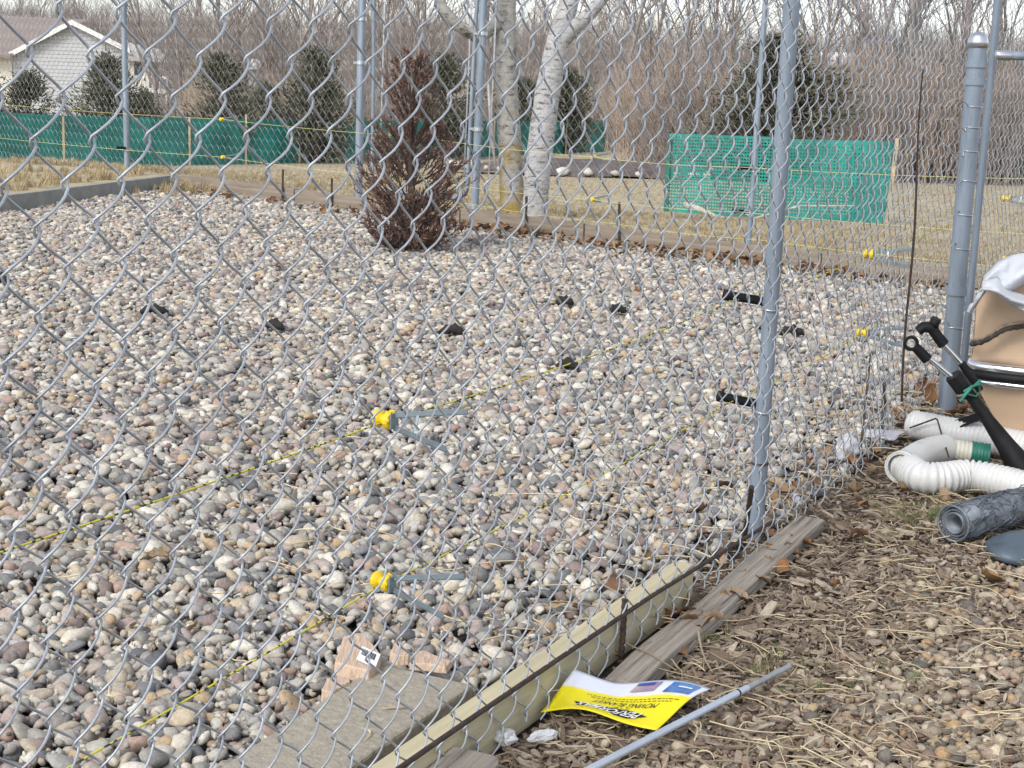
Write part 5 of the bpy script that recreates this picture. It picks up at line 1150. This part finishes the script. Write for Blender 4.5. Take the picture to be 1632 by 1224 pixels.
# ------------------------------------------------------------------ bare trees and woods
BT = [tree_meshes(20 + i, 6., .085, MAT['twig2'] if i % 2 else MAT['twig'], MAT['twig'], (11, 6, 5), minr=.006, wob=.12, upb=.5, spread=(.35, .75)) for i in range(6)]
r = random.Random(77)
spots = [(255, 60, 1.25, 'multi branched bare tree rising right of the gable house'), (300, 70, 1.2, 'bare tree right of the gable house behind the netting'), (345, 52, 1.1, 'slender bare tree above the broad evergreen'), (400, 66, 1.3, 'bare tree left of centre above the netting'),
         (440, 58, 1.2, 'bare tree between the two evergreens at left'), (480, 75, 1.5, 'tall bare tree left of the gate posts'), (520, 62, 1.2, 'bare tree above the dense evergreen by the gate posts'), (610, 70, 1.4, 'bare tree behind the top of the brown bush'), (660, 56, 1.1, 'thin bare tree above the brown bush'),
         (720, 64, 1.3, 'bare tree glimpsed left of the gate latch post'), (850, 60, 1.4, 'bare tree between the birch trunks'), (985, 50, 1.2, 'bare tree right of the leaning birch fork'), (1030, 64, 1.4, 'bare tree above the left end of the green panel'), (1080, 46, 1.0, 'bare tree above the green panel'), (1130, 58, 1.2, 'bare tree left of the tall evergreen'),
         (1170, 44, .9, 'small bare tree just left of the tall evergreen'), (1330, 48, 1.2, 'bare tree right of the tall evergreen'), (1382, 40, 1.3, 'straight dark bare trunk left of the blue roof'), (1408, 44, 1.3, 'bare trunk directly before the blue roof'), (1470, 36, 1.2, 'bare tree right of the blue roof'), (1520, 42, 1.3, 'bare tree left of the domed post'), (1600, 38, 1.2, 'bare tree at the right edge behind the rail'), (375, 85, 1.5, 'far bare tree above the broad evergreen'), (455, 95, 1.7, 'far bare tree left of the tall one by the gate posts'), (560, 88, 1.6, 'far bare tree behind the gate posts'), (640, 92, 1.7, 'far bare tree behind the brown bush'), (770, 80, 1.5, 'far bare tree left of the upright birch'), (950, 75, 1.5, 'far bare tree above the mulch bed'), (1060, 85, 1.7, 'far bare tree above the green panel'), (1110, 78, 1.4, 'far bare tree between the birch and the tall evergreen'), (1290, 70, 1.5, 'far bare tree beside the near line post'), (1350, 66, 1.4, 'far bare tree left of the straight dark trunk'), (1440, 60, 1.5, 'far bare tree between the blue roof and the rounded shrub'), (1560, 64, 1.5, 'far bare tree above the domed post'), (150, 120, 1.6, 'bare tree rising behind the gable roof'), (40, 130, 1.6, 'bare tree behind the left part of the brown roof')]
for i, (px, Yt, sc_, l) in enumerate(spots):
    p = gpos(px, Yt); place_tree('bare_tree', l, BT[i % 6], p, sc_, r.uniform(0, 6.28), 'bare trees beyond the lawn')
sr = thing('rounded_shrub', 'big rounded dense bare shrub left of the domed post', 'shrub', loc=tuple(gpos(1492, 34)))
# fine brush and the wooded hillside: masses nobody could count
def brush_mesh(seed, m, n_=16, H_=1.6):
    rng = random.Random(seed); a = MB()
    for _ in range(n_): grow(a, a, (rng.gauss(0, .35), rng.gauss(0, .35), -.05), (rng.gauss(0, .22), rng.gauss(0, .22), 1), H_ * rng.uniform(.6, 1.1), .014, 1, rng, (0, 5, 3), .10, .5, .004, (.25, .6))
    return a.mesh('brush', m)
for k_ in range(2):
    q_ = obj('stems', brush_mesh(60 + k_, mat('olive_twig%d' % k_, (.115, .098, .075), .95, var=.3, scale=3), 60, 1.5), sr); q_.scale = (1.9, 1.9, 1.45); q_.rotation_euler = (0, 0, k_ * 2.)
BR = [brush_mesh(i, MAT['twig_tan'] if i % 2 else MAT['twig']) for i in range(6)]
r = np.random.RandomState(41); P_ = []
for _ in range(620):
    y = 42 + 40 * r.rand(); px = r.uniform(-80, 1720); 
    if px > 930 or (px > 285 and r.rand() < .8): p = gpos(px, y); P_.append(p)
for _ in range(170): p = gpos(r.uniform(1020, 1720), r.uniform(26, 36)); P_.append(p)
n_ = len(P_); scatter('brush_thicket', P_, np.stack([np.zeros(n_), np.zeros(n_), r.uniform(0, 6.3, n_)], 1), r.uniform(.55, 1.25, n_)[:, None] * np.ones(3), BR, None, 'tan and grey brush thicket beyond the lawn', 'brush', 3)
CR = []
for t_m, c_m in BT[:5]:
    bm = bmesh.new(); bm.from_mesh(t_m); bm.from_mesh(c_m); me = bpy.data.meshes.new('far_tree'); bm.to_mesh(me); bm.free(); me.materials.append(MAT['twig']); CR.append(me)
P_ = []
for _ in range(1350):
    y = 95 + 210 * r.rand() ** .9; px = r.uniform(-150, 1780); P_.append(gpos(px, y))
n_ = len(P_); scatter('far_woods', P_, np.stack([np.zeros(n_), np.zeros(n_), r.uniform(0, 6.3, n_)], 1), r.uniform(.6, 1.25, n_)[:, None] * np.ones(3), CR, None, 'far wooded hillside of bare trees', 'woods', 4)
